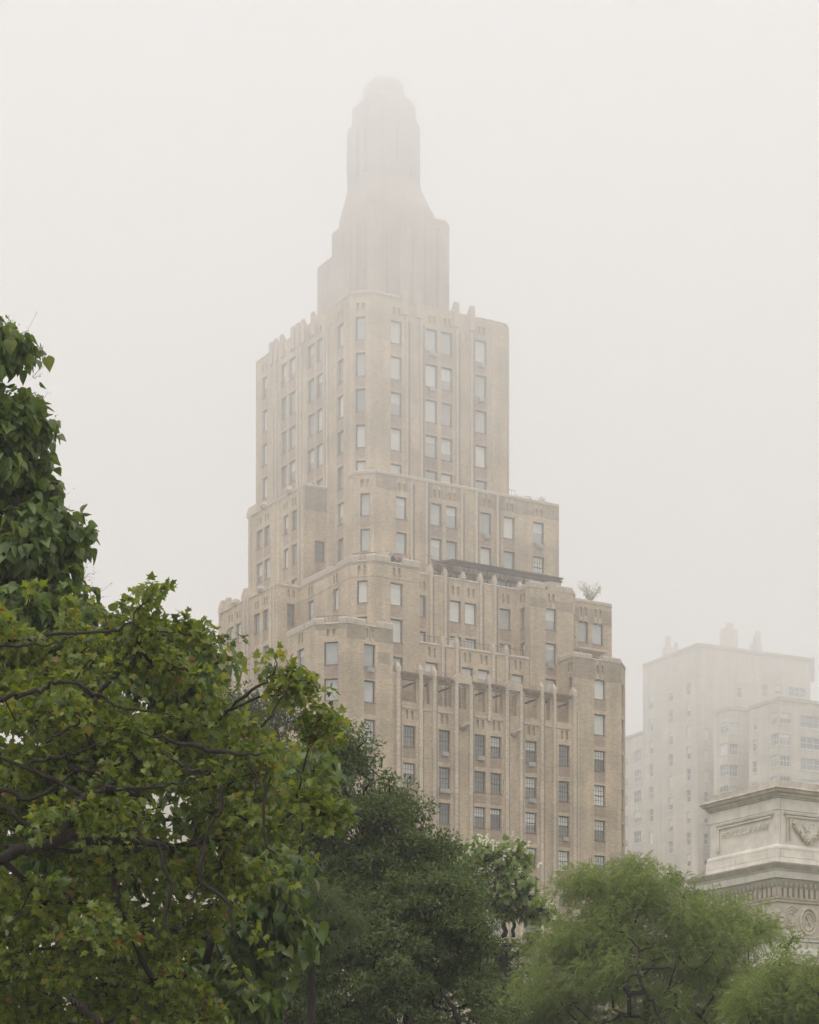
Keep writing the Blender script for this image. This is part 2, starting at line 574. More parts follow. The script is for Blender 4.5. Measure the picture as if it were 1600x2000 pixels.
# ------------------------------------------------------------------ ground
gb = MB()
gb.poly([(-450, -300, 0), (450, -300, 0), (450, 600, 0), (-450, 600, 0)])
tag(gb.build('ground', M['ground']), kind='structure')
gb = MB()
gb.poly([(-60, -40, 0.012), (60, -40, 0.012), (60, 24, 0.012), (-60, 24, 0.012)])
tag(gb.build('plaza_paving', M['paving']), kind='structure')

# ------------------------------------------------------------------ the apartment tower
TH = math.atan2(4473, 7550)
UX, UY = math.cos(TH), math.sin(TH)
VX, VY = -UY, UX
AX0, AY0 = (677 - CX) / F * 200.0, 200.0
def W2(a, b):
    return (AX0 + UX * a + VX * b, AY0 + UY * a + VY * b)
def R_(b, a0, a1): return Face(W2(a0, b), W2(a1, b))            # faces right, towards the square
def L_(a, b1, b0): return Face(W2(a, b1), W2(a, b0))            # faces left, towards the avenue (b1 far, b0 near)
def X_(a0, b0, a1, b1): return Face(W2(a0, b0), W2(a1, b1))

root = empty('apartment_tower', (*W2(12, 10), 0), 'tall buff brick apartment tower stepping back to a crown lost in the fog', 'tower')

def mass(poly, z0, z1, detail, root=root, m='brick', cap='coping', skip=()):
    """poly: (a, b) counter-clockwise from above; detail: {edge index: openings}; plain walls elsewhere; closed by a roof"""
    mb = MB()
    n = len(poly)
    faces = []
    for i in range(n):
        fc = Face(W2(*poly[i]), W2(*poly[(i + 1) % n]))
        faces.append(fc)
        if i in skip:
            continue
        wall_mesh(mb, fc, z0, z1, detail.get(i, []))
    mb.build('wall', [M[m], M['room']], root)
    rb = MB()
    rb.poly([(*W2(*p), z1 - 0.003) for p in poly])
    rb.build('roof', M[cap], root)
    return faces

def cols(fc, pxs):
    return [(fc.s_of(a), fc.s_of(b)) for a, b in pxs]

def niches(fc, s0, s1, z, h=0.75):
    c = (s0 + s1) / 2
    return [(c - 0.42, c - 0.12, z, z + h, 0.2, 'niche'), (c + 0.12, c + 0.42, z, z + h, 0.2, 'niche')]

class Block:
    """one face's windows, gathered first so that the wall gets its openings, then fitted"""
    def __init__(s, fc):
        s.fc, s.op, s.win = fc, [], []
    def grid(s, pxs, rows, style='single', blind=None, skip=()):
        for i, (a, b) in enumerate(pxs):
            s0, s1 = s.fc.s_of(a), s.fc.s_of(b)
            for j, (za, zb) in enumerate(rows):
                if (i, j) in skip:
                    continue
                s.op.append((s0, s1, za, zb, 0.85, 'win'))
                st = style(j) if callable(style) else style
                s.win.append((s0, s1, za, zb, st, blind))
        return s
    def niche(s, pxs, z, h=0.75):
        for a, b in pxs:
            s.op += niches(s.fc, s.fc.s_of(a), s.fc.s_of(b), z, h)
        return s
    def fit(s, root=root):
        for a in s.win:
            add_window(root, s.fc, a[0], a[1], a[2], a[3], a[4], a[5])
            # the spandrel under each window is laid in a redder brick
            strip(root, s.fc, a[0], a[1], a[2] - 1.05, a[2] - 0.06, 0.006, 'spandrel', M['pink_brick'])
            strip(root, s.fc, a[0] - 0.05, a[1] + 0.05, a[2] - 0.06, a[2] - 0.003, 0.05, 'sill', M['dark_brick'])

def pilasters(fc, pxs, z0, z1, w=0.3, out=0.16, dark=True, root=root, cap=None):
    for p in pxs:
        c = fc.s_of(p)
        strip(root, fc, c - w / 2, c + w / 2, z0, z1, out, 'pilaster', M['light_brick'])
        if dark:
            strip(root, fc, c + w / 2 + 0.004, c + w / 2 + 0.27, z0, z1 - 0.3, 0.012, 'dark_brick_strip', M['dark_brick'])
        if cap == 'point':
            merlon(root, fc, c, z1, w + 0.12, 0.85, 0.35, out)
        elif cap == 'fin':
            merlon(root, fc, c, z1, 1.0, 1.5, 1.2, out + 0.1, 'fin')

# footprints (a along the square's front, b back along the avenue)
aD, bD = 8.39, 10.0; aDL, bDL = 6.78, 11.61
aC, bC = 7.57, 8.0; aCL, bCL = 6.08, 9.49
aB, bB = 4.316, 2.5; aBL, bBL = 2.705, 4.111
aAL, bAL = -2.078, 2.078

# ---- the tower's main shaft
fDR = R_(bD, aD, 23.2); fDX = X_(aDL, bDL, aD, bD); fDL = L_(aDL, 30.9, bDL)
zD = fDR.z_of(760, 579)
rowsD = [(fDR.z_of(774, b), fDR.z_of(774, t)) for t, b in ((626.5, 671), (696, 741), (766, 811), (836, 880), (906, 950))]
rowsD += [(rowsD[-1][0] - 3.36 * k, rowsD[-1][1] - 3.36 * k) for k in (1, 2)]
pR = [(763.5, 785.4), (831.7, 854.6), (862, 884.3), (928.9, 951.1)]
pL = [(512, 522), (549, 560), (564, 577), (600.8, 614), (617.7, 630), (658.9, 670.7)]
bkR = Block(fDR).grid(pR, rowsD[:5]).niche(pR, rowsD[0][1] + 0.55)
bkX = Block(fDX).grid([(695, 713.6)], rowsD[:5]).niche([(695, 713.6)], rowsD[0][1] + 0.55)
bkL = Block(fDL).grid(pL, rowsD).niche(pL, rowsD[0][1] + 0.55)
mass([(aDL, bDL), (aD, bD), (23.2, bD), (24.0, 10.8), (24.0, 30.9), (aDL, 30.9)], 30, zD, {0: bkX.op, 1: bkR.op, 5: bkL.op})
for b in (bkR, bkX, bkL):
    b.fit()
coping(root, fDX, 0, fDX.L, zD, 0.35)
coping(root, fDR, 0, fDR.s_of(782), zD, 0.3)
coping(root, fDR, fDR.s_of(938), fDR.L, zD, 0.12)
coping(root, fDL, fDL.s_of(655), fDL.L, zD, 0.3)
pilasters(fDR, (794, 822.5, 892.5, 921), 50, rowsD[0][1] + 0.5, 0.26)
pilasters(fDR, (963,), 50, zD - 1.6, 0.1, 0.06, False)
pilasters(fDX, (690.5, 722), 50, zD - 2.5, 0.1, 0.06, False)
pilasters(fDL, (536, 541, 583, 589, 636, 641), 50, rowsD[0][1] + 0.5, 0.3, 0.18, False)
for p in (790, 817, 890, 921):
    merlon(root, fDR, fDR.s_of(p), zD - 1.4, 0.6, 2.3, 1.6, 0.2, 'fin')
for p in (531.5, 540, 552, 573.5, 583, 593, 613):
    merlon(root, fDL, fDL.s_of(p), zD - 1.4, 0.7, 2.2, 1.2, 0.15, 'fin')
# ---- the crown: four ever narrower eight-sided stages
cxa, cyb = 15.6, 20.5
def oct_ring(h, c, da=0.0, db=0.0, hb=None):
    hb = hb or h
    q = [(-h + c, -hb), (h - c, -hb), (h, -hb + c), (h, hb - c), (h - c, hb), (-h + c, hb), (-h, hb - c), (-h, -hb + c)]
    return [W2(cxa + da + x, cyb + db + y) for x, y in q]
YC = W2(cxa, cyb)[1]
def zc(py): return EYE + (HY - py) / F * YC
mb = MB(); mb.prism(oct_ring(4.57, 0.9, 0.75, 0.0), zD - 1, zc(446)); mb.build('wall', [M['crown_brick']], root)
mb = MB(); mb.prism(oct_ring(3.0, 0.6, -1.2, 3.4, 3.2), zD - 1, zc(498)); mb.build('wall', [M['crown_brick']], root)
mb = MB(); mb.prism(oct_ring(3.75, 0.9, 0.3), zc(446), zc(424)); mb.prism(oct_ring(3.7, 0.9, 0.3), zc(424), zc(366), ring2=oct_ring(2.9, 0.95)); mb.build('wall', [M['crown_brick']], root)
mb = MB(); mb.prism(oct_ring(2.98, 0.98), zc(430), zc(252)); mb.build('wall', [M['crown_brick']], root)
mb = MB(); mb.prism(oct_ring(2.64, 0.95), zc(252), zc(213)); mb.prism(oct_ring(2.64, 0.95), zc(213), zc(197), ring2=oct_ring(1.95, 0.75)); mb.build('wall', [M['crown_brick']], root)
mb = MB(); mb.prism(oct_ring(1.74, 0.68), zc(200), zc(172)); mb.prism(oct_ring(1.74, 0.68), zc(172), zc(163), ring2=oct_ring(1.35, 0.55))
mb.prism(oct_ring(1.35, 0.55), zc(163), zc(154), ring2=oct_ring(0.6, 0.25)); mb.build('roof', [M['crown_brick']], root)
mb = MB(); q = W2(cxa + 0.9, cyb - 0.3); mb.box(q[0] - .3, q[0] + .3, q[1] - .3, q[1] + .3, zc(170), zc(151)); mb.build('vent', M['metal'], root)
for h, off, z0, z1, nn in ((4.57, .75, zD - 1, zc(466), 5), (2.98, 0, zc(360), zc(262), 3)):
    for k in range(nn):
        t = (k + 0.5) / nn * 2 - 1
        for da, db in ((off + t * h * 0.78, -h), (off - h, t * h * 0.78)):
            q = W2(cxa + da, cyb + db)
            mb = MB()
            x, y = (0.22, 0.12)
            ring = [(q[0] + UX * i * x + VX * j * x, q[1] + UY * i * x + VY * j * x) for i, j in ((-1, -1), (1, -1), (1, 1), (-1, 1))]
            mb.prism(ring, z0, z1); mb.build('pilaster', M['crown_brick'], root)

# ---- the setback below the shaft
fCR = R_(bC, aC, 27.9); fCX = X_(aCL, bCL, aC, bC); fCL = L_(aCL, 10.6, bCL)
zC = fCR.z_of(780, 932)
rowsC = [(fCR.z_of(852, b), fCR.z_of(852, t)) for t, b in ((983, 1026), (1051.5, 1094))]
rowsC += [(rowsC[-1][0] - 3.3, rowsC[-1][1] - 3.3)]
pC = [(773.7, 795), (841.8, 863.4), (871.4, 893.6), (938.7, 960.6), (984, 1005.7), (1041.6, 1063.2)]
bk = Block(fCR).grid(pC[:5], rowsC, blind=None).grid(pC[5:], rowsC[:1]).grid(pC[5:], rowsC[1:], 'multi').niche(pC, rowsC[0][1] + 0.55)
bx = Block(fCX).grid([(703.7, 722.5)], rowsC, blind=0).niche([(703.7, 722.5)], rowsC[0][1] + 0.55)
mass([(aCL, bCL), (aC, bC), (27.9, bC), (27.9, 25), (9, 25), (9, 10.6), (aCL, 10.6)], 35, zC, {0: bx.op, 1: bk.op})
bk.fit(); bx.fit()
for f in (fCR, fCX):
    coping(root, f, 0, f.L, zC, 0.36)
coping(root, fCL, 0, fCL.L, zC, 0.36)
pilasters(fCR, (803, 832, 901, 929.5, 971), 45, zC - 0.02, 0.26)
pilasters(fCX, (693.5, 729), 45, zC - 1.5, 0.1, 0.06, False)
for f, a, b in ((fCR, 0, fCR.s_of(797)), (fCR, fCR.s_of(836), fCR.s_of(898)), (fCR, fCR.s_of(933), fCR.L - .02)):
    band(bk, zC - 1.3, zC - 0.05, a + .02, b - .02)

# ---- the left wing, upper and lower
def solve_aR(px, b):
    k = (px - CX) / F
    return (k * (AY0 + VY * b) - AX0 - VX * b) / (UX - k * UY)
def solve_bL(px, a):
    k = (px - CX) / F
    return (k * (AY0 + UY * a) - AX0 - UX * a) / (VX - k * VY)
bE = solve_bL(642, aDL); aE = solve_aR(595, bE); bE2 = solve_bL(485, aE)
fER = R_(bE, aE, aDL + 0.3); fEL = L_(aE, bE2, bE)
zE = fEL.z_of(594, 949)
rowsE = [(fEL.z_of(574, b), fEL.z_of(574, t)) for t, b in ((997, 1035), (1063, 1103))]
rowsE += [(rowsE[-1][0] - 3.3, rowsE[-1][1] - 3.3)]
pE = [(501, 512.5), (516, 527), (553, 563), (569, 580)]
be = Block(fEL).grid(pE, rowsE).niche(pE, rowsE[0][1] + 0.5, 0.7)
br = Block(fER).grid([(615, 635)], rowsE[1:2], 'sash', 0.0)
mass([(aE, bE), (9, bE), (9, bE2), (aE, bE2)], 30, zE, {0: br.op, 3: be.op})
be.fit(); br.fit()
coping(root, fEL, 0.6, fEL.L, zE, 0.3)
coping(root, fER, 0, fER.L - 0.3, zE, 0.3)
pilasters(fEL, (490, 546, 586, 592), 45, zE - 0.02, 0.28, 0.16, False)
for p in (488, 494.5, 500.5):
    merlon(root, fEL, fEL.s_of(p), zE, 0.8, 1.0, 0.5, 0.15)
strip(root, fER, 0.05, fER.L, zE - 2.2, zE - 0.1, 0.008, 'brick_band', M['band_brick'])
for p in (517, 567):
    mb = MB(); q = fEL.pt(fEL.s_of(p), zE + 0.3, 0.0); mb.sphere(q, 0.55, 0, (1, 1, 0.8)); mb.build('scroll', M['coping'], root)

bF = solve_bL(585, aBL); aF = solve_aR(541, bF); bF2 = solve_bL(427, aF)
fFR = R_(bF, aF, aBL + 0.2); fFL = L_(aF, bF2, bF)
zF = fFL.z_of(540, 1143)
rowsF = [(fFL.z_of(502, b), fFL.z_of(502, t)) for t, b in ((1199, 1238), (1269, 1309))]
rowsF += [(rowsF[-1][0] - 3.3 * k, rowsF[-1][1] - 3.3 * k) for k in (1, 2, 3)]
pF = [(446, 456), (461, 471), (496, 507.5), (514, 524)]
bf = Block(fFL).grid(pF, rowsF).niche(pF, rowsF[0][1] + 0.45, 0.75)
br = Block(fFR).grid([(561, 576)], [(rowsF[0][0] + .1, rowsF[0][1] + .2)], 'sash', 0).niche([(561, 576)], rowsF[0][1] + 0.75, 0.75)
mass([(aF, bF), (9, bF), (9, bF2), (aF, bF2)], 0, zF, {0: br.op, 3: bf.op})
bf.fit(); br.fit()
coping(root, fFL, 0.6, fFL.L, zF, 0.28)
coping(root, fFR, 0, fFR.L - 0.2, zF, 0.28)
pilasters(fFL, (431, 479, 486, 531, 537), 20, zF - 0.02, 0.28, 0.16, False)
for p in (433, 444, 478):
    merlon(root, fFL, fFL.s_of(p), zF, 0.9, 1.25, 0.5, 0.15)
mb = MB(); q = fFL.pt(fFL.s_of(511), zF + 0.3, 0.0); mb.sphere(q, 0.5, 0, (1, 1, 0.8)); mb.build('scroll', M['coping'], root)
mb = MB(); q = fFL.pt(fFL.s_of(461), zF + 0.3, 0.0); mb.sphere(q, 0.5, 0, (1, 1, 0.8)); mb.build('scroll', M['coping'], root)

# ---- second setback: corner pavilion, sunk middle, right pavilion, right block
fBR = R_(bB, aB, 8.95); fBX = X_(aBL, bBL, aB, bB); fBL = L_(aBL, bF + 0.3, bBL)
zB = fBR.z_of(760, 1099)
rowsB = [(fBR.z_of(775, b), fBR.z_of(775, t)) for t, b in ((1138.5, 1182), (1209, 1255), (1283, 1326))]
rowsB += [(rowsB[-1][0] - 3.3, rowsB[-1][1] - 3.3)]
bb = Block(fBR).grid([(763, 787)], rowsB[:2], blind=1.0).grid([(763, 787)], rowsB[2:3], blind=0).niche([(763, 787)], rowsB[0][1] + 0.5, 0.85)
bx = Block(fBX).grid([(697.5, 717.5)], rowsB[:1], blind=1.0).grid([(697.5, 717.5)], rowsB[1:2], blind=0).niche([(697.5, 717.5)], rowsB[0][1] + 0.5, 0.85)
bl = Block(fBL).grid([(601, 612.5)], rowsB[:2], blind=0.6).grid([(650, 661)], rowsB[:2], blind=1.0).niche([(601, 612.5), (650, 661)], rowsB[0][1] + 0.5, 0.85)
mass([(aBL, bBL), (aB, bB), (8.95, bB), (8.95, bF + .3), (aBL, bF + .3)], 0, zB, {0: bx.op, 1: bb.op, 4: bl.op})
for b in (bb, bx, bl):
    b.fit()
def segs(fc, z, parts, h=0.62):
    for a, b in parts:
        coping(root, fc, max(0, fc.s_of(a)), min(fc.L, fc.s_of(b)), z, h, 0.55, 0.05, 0.8)
segs(fBL, zB, [(588, 630), (630, 646), (658, 685)])
segs(fBX, zB, [(685, 699), (716, 733)])
segs(fBR, zB, [(733, 763), (786, 820)])
coping(root, fBL, fBL.s_of(646), fBL.s_of(658), zB, 0.15); coping(root, fBX, fBX.s_of(699), fBX.s_of(716), zB, 0.15); coping(root, fBR, fBR.s_of(763), fBR.s_of(786), zB, 0.15)
for f in (fBR, fBX, fBL):
    strip(root, f, 0.02, f.L - 0.02, zB - 0.25, zB - 0.03, 0.02, 'brick_band', M['band_brick'])
    strip(root, f, 0.02, f.L - 0.02, rowsB[0][1] + 0.28, rowsB[0][1] + 0.36, 0.02, 'brick_band', M['band_brick'])
# infill wall between the pavilions
fAB = R_(2.62, 8.9, 20.9)
zAB = fAB.z_of(818, 1256)
rowsAB = [(fAB.z_of(840, b), fAB.z_of(840, t)) for t, b in ((1293, 1336),)]
pAB = [(831, 856), (902, 924), (934, 956), (1000, 1023)]
ba = Block(fAB).grid(pAB, rowsAB, blind=0.4).niche(pAB, rowsAB[0][1] + 0.5, 0.85)
mass([(8.9, 2.62), (20.9, 2.62), (20.9, 9), (8.9, 9)], 30, zAB, {0: ba.op})
ba.fit()
coping(root, fAB, 0.05, fAB.L, zAB, 0.22, 0.5, 0.06, 1.6)
pilasters(fAB, (864, 892, 963, 989), 40, zAB + 0.2, 0.3, 0.16, True, cap='point')
# sunk middle
fBM = R_(4.8, 8.5, 21.5)
zBM = fBM.z_of(838, 1124)
rowsM = [(fBM.z_of(890, b), fBM.z_of(890, t)) for t, b in ((1173, 1215), (1243, 1285))]
pM = [(815, 832), (878.6, 900.8), (908.5, 931), (976, 998.5)]
bm = Block(fBM).grid(pM, rowsM).niche(pM, rowsM[0][1] + 0.5, 0.85)
mass([(8.5, 4.8), (21.5, 4.8), (21.5, 9.5), (8.5, 9.5)], 30, zBM, {0: bm.op})
bm.fit()
coping(root, fBM, fBM.s_of(820), fBM.s_of(1014), zBM, 0.2, 0.5, 0.06, 1.6)
pilasters(fBM, (841, 869, 938.5, 966), 40, zBM + 0.2, 0.28, 0.16, True, cap='point')
for p in (905, 1016):
    merlon(root, fBM, fBM.s_of(p), zBM + 0.2, 0.4, 0.7, 0.35, 0.12)
# right pavilion
aP0, aP1 = 20.87, 25.7
fPR = R_(bB, aP0, aP1); fPL = L_(aP0, 4.85, bB); fPX = Face(W2(aP1, bB), W2(26.5, 3.3))
zP = fPR.z_of(1060, 1150)
rowsP = [(fPR.z_of(1076, b), fPR.z_of(1076, t)) for t, b in ((1188, 1230), (1256, 1297), (1326, 1368))]
bp = Block(fPR).grid([(1066, 1087)], rowsP).niche([(1066, 1087)], rowsP[0][1] + 0.5, 0.85)
bq = Block(fPL).grid([(1016, 1025)], rowsP[:2]).niche([(1016, 1025)], rowsP[0][1] + 0.5, 0.85)
bz = Block(fPX).grid([(1122, 1126)], rowsP[:2])
mass([(aP0, bB), (aP1, bB), (26.5, 3.3), (26.5, 9), (aP0, 9)], 30, zP, {0: bp.op, 1: bz.op}, skip=(4,))
wb = MB(); wall_mesh(wb, fPL, 35, zP, bq.op); wb.build('wall', [M['brick'], M['room']], root)
bp.fit(); bz.fit(); bq.fit()
segs(fPR, zP, [(1035, 1065), (1087, 1120)], 0.6)
coping(root, fPL, 0, fPL.L, zP, 0.5); coping(root, fPX, 0, fPX.L, zP, 0.4)
band(bp, zP - 1.8, zP - 0.9)
# right block
bQ = 3.6
aQ1 = solve_aR(1195, bQ)
fQR = R_(bQ, 26.3, aQ1)
zQ = fQR.z_of(1160, 1180)
rowsQ = [(fQR.z_of(1140, b), fQR.z_of(1140, t)) for t, b in ((1213, 1254), (1281, 1321))]
bq = Block(fQR).grid([(1129, 1149.5), (1157, 1179)], rowsQ, blind=0).niche([(1129, 1149.5), (1157, 1179)], rowsQ[0][1] + 0.5, 0.85)
mass([(26.3, bQ), (aQ1, bQ), (aQ1, 14), (26.3, 14)], 30, zQ, {0: bq.op})
bq.fit()
coping(root, fQR, 0, fQR.L, zQ, 0.35)
band(bq, zQ - 1.9, zQ - 0.5)

# ---- the street block: left pavilion, front with its loggia, right pavilion
fAR = R_(0, 0, 4.71); fAX = X_(aAL, bAL, 0, 0); fAL = L_(aAL, 7.31, bAL)
zA = fAR.z_of(740, 1226)
rowsA = [(fAR.z_of(722, b), fAR.z_of(722, t)) for t, b in ((1258, 1302.6), (1329, 1372), (1405, 1451), (1480.5, 1526))]
rowsA += [(rowsA[-1][0] - 3.3 * k, rowsA[-1][1] - 3.3 * k) for k in range(1, 8)]
st = lambda j: 'single' if j < 2 else 'multi'
ba = Block(fAR).grid([(711, 733.5)], rowsA[:2], blind=0).grid([(711, 733.5)], rowsA[2:], 'multi').niche([(711, 733.5)], rowsA[0][1] + 0.5, 0.9)
bx = Block(fAX).grid([(633, 660.5)], rowsA[:2], blind=0).grid([(633, 660.5)], rowsA[2:], 'multi').niche([(633, 660.5)], rowsA[0][1] + 0.5, 0.9)
bl = Block(fAL).grid([(581, 593.5)], rowsA, st).niche([(581, 593.5)], rowsA[0][1] + 0.5, 0.9)
mass([(aAL, bAL), (0, 0), (4.71, 0), (4.71, 7.31), (aAL, 7.31)], 0, zA, {0: bx.op, 1: ba.op, 4: bl.op})
for b in (ba, bx, bl):
    b.fit()
segs(fAL, zA, [(560, 594), (596, 614)], 0.6)
segs(fAX, zA, [(614, 634), (661, 677)], 0.6)
segs(fAR, zA, [(677, 714), (736, 768)], 0.6)
coping(root, fAX, fAX.s_of(634), fAX.s_of(661), zA, 0.14); coping(root, fAR, fAR.s_of(714), fAR.s_of(736), zA, 0.14)
band(ba, zA - 1.25, zA - 0.03)
pA0, pA1 = fAR.s_of(739), fAR.s_of(762)
strip(root, fAR, pA0, pA1, zA - 3.1, zA - 2.1, 0.008, 'brick_band', M['band_brick'])
strip(root, fAX, 0.02, fAX.L - .02, zA - 0.5, zA - 0.03, 0.01, 'brick_band', M['band_brick'])

aM0, aM1 = 4.72, 24.1
fAM = R_(0.14, aM0, aM1)
zL = fAM.z_of(800, 1322)                                   # top of the loggia wall
zT = fAM.z_of(800, 1384)                                   # loggia floor
rowsW = [(fAM.z_of(800, b), fAM.z_of(800, t)) for t, b in ((1417, 1459), (1490, 1532))]
rowsW += [(rowsW[-1][0] - 3.22 * k, rowsW[-1][1] - 3.22 * k) for k in range(1, 8)]
pW = [(788, 812), (857, 880), (927, 949), (958, 980), (1026.5, 1049), (1091.5, 1113)]
LOG = [(786, 813, 'hole'), (828, 839, 'hole'), (855.6, 882, 'hole'), (897, 911, 'arch'), (927, 948, 'hole'), (962, 982, 'hole'), (996, 1010, 'arch'), (1025, 1050, 'hole'), (1065, 1075, 'hole'), (1089, 1111, 'hole')]
zo0, zo1 = fAM.z_of(800, 1371), fAM.z_of(800, 1327)
bw = Block(fAM).grid(pW, rowsW, 'multi').niche(pW, rowsW[0][1] + 0.55, 0.8)
ops = [o for o in bw.op if o[3] < zT + 0.05]
nich = ops
wb = MB()
wall_mesh(wb, fAM, 0, zT, [o for o in ops])
wb.build('wall', [M['brick'], M['room']], root)
wb = MB()
lo = [(fAM.s_of(a), fAM.s_of(b), max(zo0, zT + .02), zo1 + (0.12 if k == 'arch' else 0), 0.45, k) for a, b, k in LOG]
wall_mesh(wb, fAM, zT, zL, lo, back=0.45)
wb.poly([fAM.pt(0, zL), fAM.pt(fAM.L, zL), fAM.pt(fAM.L, zL, -.45), fAM.pt(0, zL, -.45)])
wb.build('loggia_wall', [M['brick'], M['room']], root)
rb = MB(); rb.poly([fAM.pt(0, zT, -.02), fAM.pt(fAM.L, zT, -.02), fAM.pt(fAM.L, zT, -3), fAM.pt(0, zT, -3)]); rb.build('terrace_floor', M['coping'], root)
for a in bw.win:
    if a[3] < zT:
        add_window(root, fAM, *a[:4], a[4], a[5])
        strip(root, fAM, a[0], a[1], a[2] - 1.0, a[2] - 0.06, 0.006, 'spandrel', M['pink_brick'])
        strip(root, fAM, a[0] - .05, a[1] + .05, a[2] - 0.06, a[2] - 0.003, 0.05, 'sill', M['dark_brick'])
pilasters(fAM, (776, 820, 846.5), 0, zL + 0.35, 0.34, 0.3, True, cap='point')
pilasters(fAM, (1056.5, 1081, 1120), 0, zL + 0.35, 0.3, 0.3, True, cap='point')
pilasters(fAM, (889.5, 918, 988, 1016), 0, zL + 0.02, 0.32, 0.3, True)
pilasters(fAM, (954.5,), zT - 0.2, zL + 0.35, 0.3, 0.2, False, cap='point')
def tile_row(s0, s1, z):
    """a row of rounded clay tiles lying on the loggia's eave"""
    mb = MB()
    n = max(2, round((s1 - s0) / 0.3))
    for i in range(n):
        c = s0 + (i + .5) * (s1 - s0) / n
        r = (s1 - s0) / n * 0.46
        prof = [(-r, 0), (-r * .7, r * .8), (0, r * 1.15), (r * .7, r * .8), (r, 0)]
        A = [fAM.pt(c + x, z + y * 1.9 - .1, 0.38) for x, y in prof]; B = [fAM.pt(c + x, z + y * 1.9 + 0.22, -0.3) for x, y in prof]
        mb.poly(A)
        for k in range(4):
            mb.poly([A[k], B[k], B[k + 1], A[k + 1]])
    o = mb.build('roof_tiles', M['tile'], root)
    o['kind'] = 'stuff'
for a, b, k in LOG:
    s0, s1 = fAM.s_of(a) - 0.1, fAM.s_of(b) + 0.1
    if k == 'hole':
        tile_row(s0, s1, zL + 0.003)
        # the timber beam tying the screen to the wall behind
        mb = MB()
        q0, q1 = fAM.pt(s1 - .28, zo1 - 0.30, -0.2), fAM.pt(s1 - .28, zo1 - 0.30, -2.45)
        h = Vector((fAM.d.x, fAM.d.y, 0)) * 0.06
        c = [Vector(q0) - h, Vector(q0) + h, Vector(q1) + h, Vector(q1) - h]
        mb.hexa([tuple(v) for v in c] + [tuple(v + Vector((0, 0, 0.14))) for v in c]); mb.build('beam', M['dark_timber'], root)
        strip(root, fAM, s0 - .02, s1 + .02, zT - 0.02, zT + 0.16, 0.1, 'sill', M['coping'])
    else:
        # barrel-topped gable over the arched bay
        mb = MB()
        s0 -= 0.34; s1 += 0.34
        prof = [(s0, zL), (s1, zL), (s1, zL + 0.55), (s1 - .12, zL + 0.8), (s1 - .4, zL + 0.95), (s0 + .4, zL + 0.95), (s0 + .12, zL + .8), (s0, zL + 0.55)]
        A = [fAM.pt(x, z, 0.28) for x, z in prof]; B = [fAM.pt(x, z, -0.5) for x, z in prof]
        mb.poly(A, 0, prof); mb.poly(B[::-1], 0, prof)
        for i in range(8):
            j = (i + 1) % 8
            mb.poly([A[i], B[i], B[j], A[j]], 0)
        mb.build('gable', M['light_brick'], root)
        # carved spout below the arched bay
        mb = MB()
        c = (s0 + s1) / 2
        zz = zT - 1.15
        pts = [Vector(fAM.pt(c, zz, 0.0)), Vector(fAM.pt(c, zz + .12, 0.45)), Vector(fAM.pt(c, zz + .22, 0.8)), Vector(fAM.pt(c, zz + .16, 1.0))]
        mb.tube(pts, [0.3, 0.24, 0.2, 0.13], 8)
        mb.sphere(fAM.pt(c, zz + .2, 1.0), 0.2, 0, (1, 1, .85))
        for sg in (-.1, .1):
            mb.sphere(fAM.pt(c + sg, zz + .42, 0.85), 0.07)
        mb.build('gargoyle', M['coping'], root, smooth=True)
# white casements standing in the openings of the loggia
for p0, p1 in ((903, 909), (932, 940), (1001, 1006)):
    f2 = R_(2.5, aM0, aM1)
    add_window(root, f2, f2.s_of(p0) , f2.s_of(p1), zT + 0.05, zT + 0.95, 'white', 0, 0.02)

aN0, aN1 = 24.1, 29.47
fNR = R_(0, aN0, aN1); fNL = L_(aN0, 2.55, 0); fNX = Face(W2(aN1, 0), W2(31.3, 1.83))
zN = fNR.z_of(1172, 1290)
rowsN = [(fNR.z_of(1172, b), fNR.z_of(1172, t)) for t, b in ((1327, 1366), (1395, 1436), (1466, 1507), (1533.5, 1574), (1602, 1642), (1671, 1711))]
rowsN += [(rowsN[-1][0] - 3.22 * k, rowsN[-1][1] - 3.22 * k) for k in range(1, 6)]
bn = Block(fNR).grid([(1161, 1183)], rowsN[:2]).grid([(1161, 1183)], rowsN[2:], 'multi').niche([(1161, 1183)], rowsN[0][1] + 0.5, 0.85)
bx = Block(fNX).grid([(1214.6, 1218.2)], rowsN, 'single', 0)
bl = Block(fNL).grid([(1111, 1117)], rowsN[:1], 'single', 0).niche([(1111, 1117)], rowsN[0][1] + .5, .85)
mass([(aN0, 0), (aN1, 0), (31.3, 1.83), (31.3, 12), (aN0, 12)], 0, zN, {0: bn.op, 1: bx.op}, skip=(4,))
wb = MB(); wall_mesh(wb, fNL, zT - 1, zN, bl.op); wb.build('wall', [M['brick'], M['room']], root)
for b in (bn, bx, bl):
    b.fit()
segs(fNR, zN, [(1120, 1156), (1178, 1213)], 0.5)
coping(root, fNR, fNR.s_of(1156), fNR.s_of(1178), zN, 0.14)
coping(root, fNX, 0, fNX.L, zN, 0.3); coping(root, fNL, 0, fNL.L, zN, 0.5)
band(bn, zN - 1.9, zN - 0.03)
strip(root, fNR, 0.35, 0.5, 0, zN - 5, 0.1, 'pilaster', M['light_brick'])
# the rest of the block behind, closed to the street
mb = MB()
mb.prism([W2(*p) for p in ((4.6, 0.5), (24.2, 0.5), (24.2, 1.2), (4.6, 1.2))], 0, zT - 0.05)
mb.prism([W2(*p) for p in ((3.1, 7), (30.9, 5), (30.9, 30), (3.1, 30))], 0, 45)
mb.build('inner_wall', M['brick'], root)

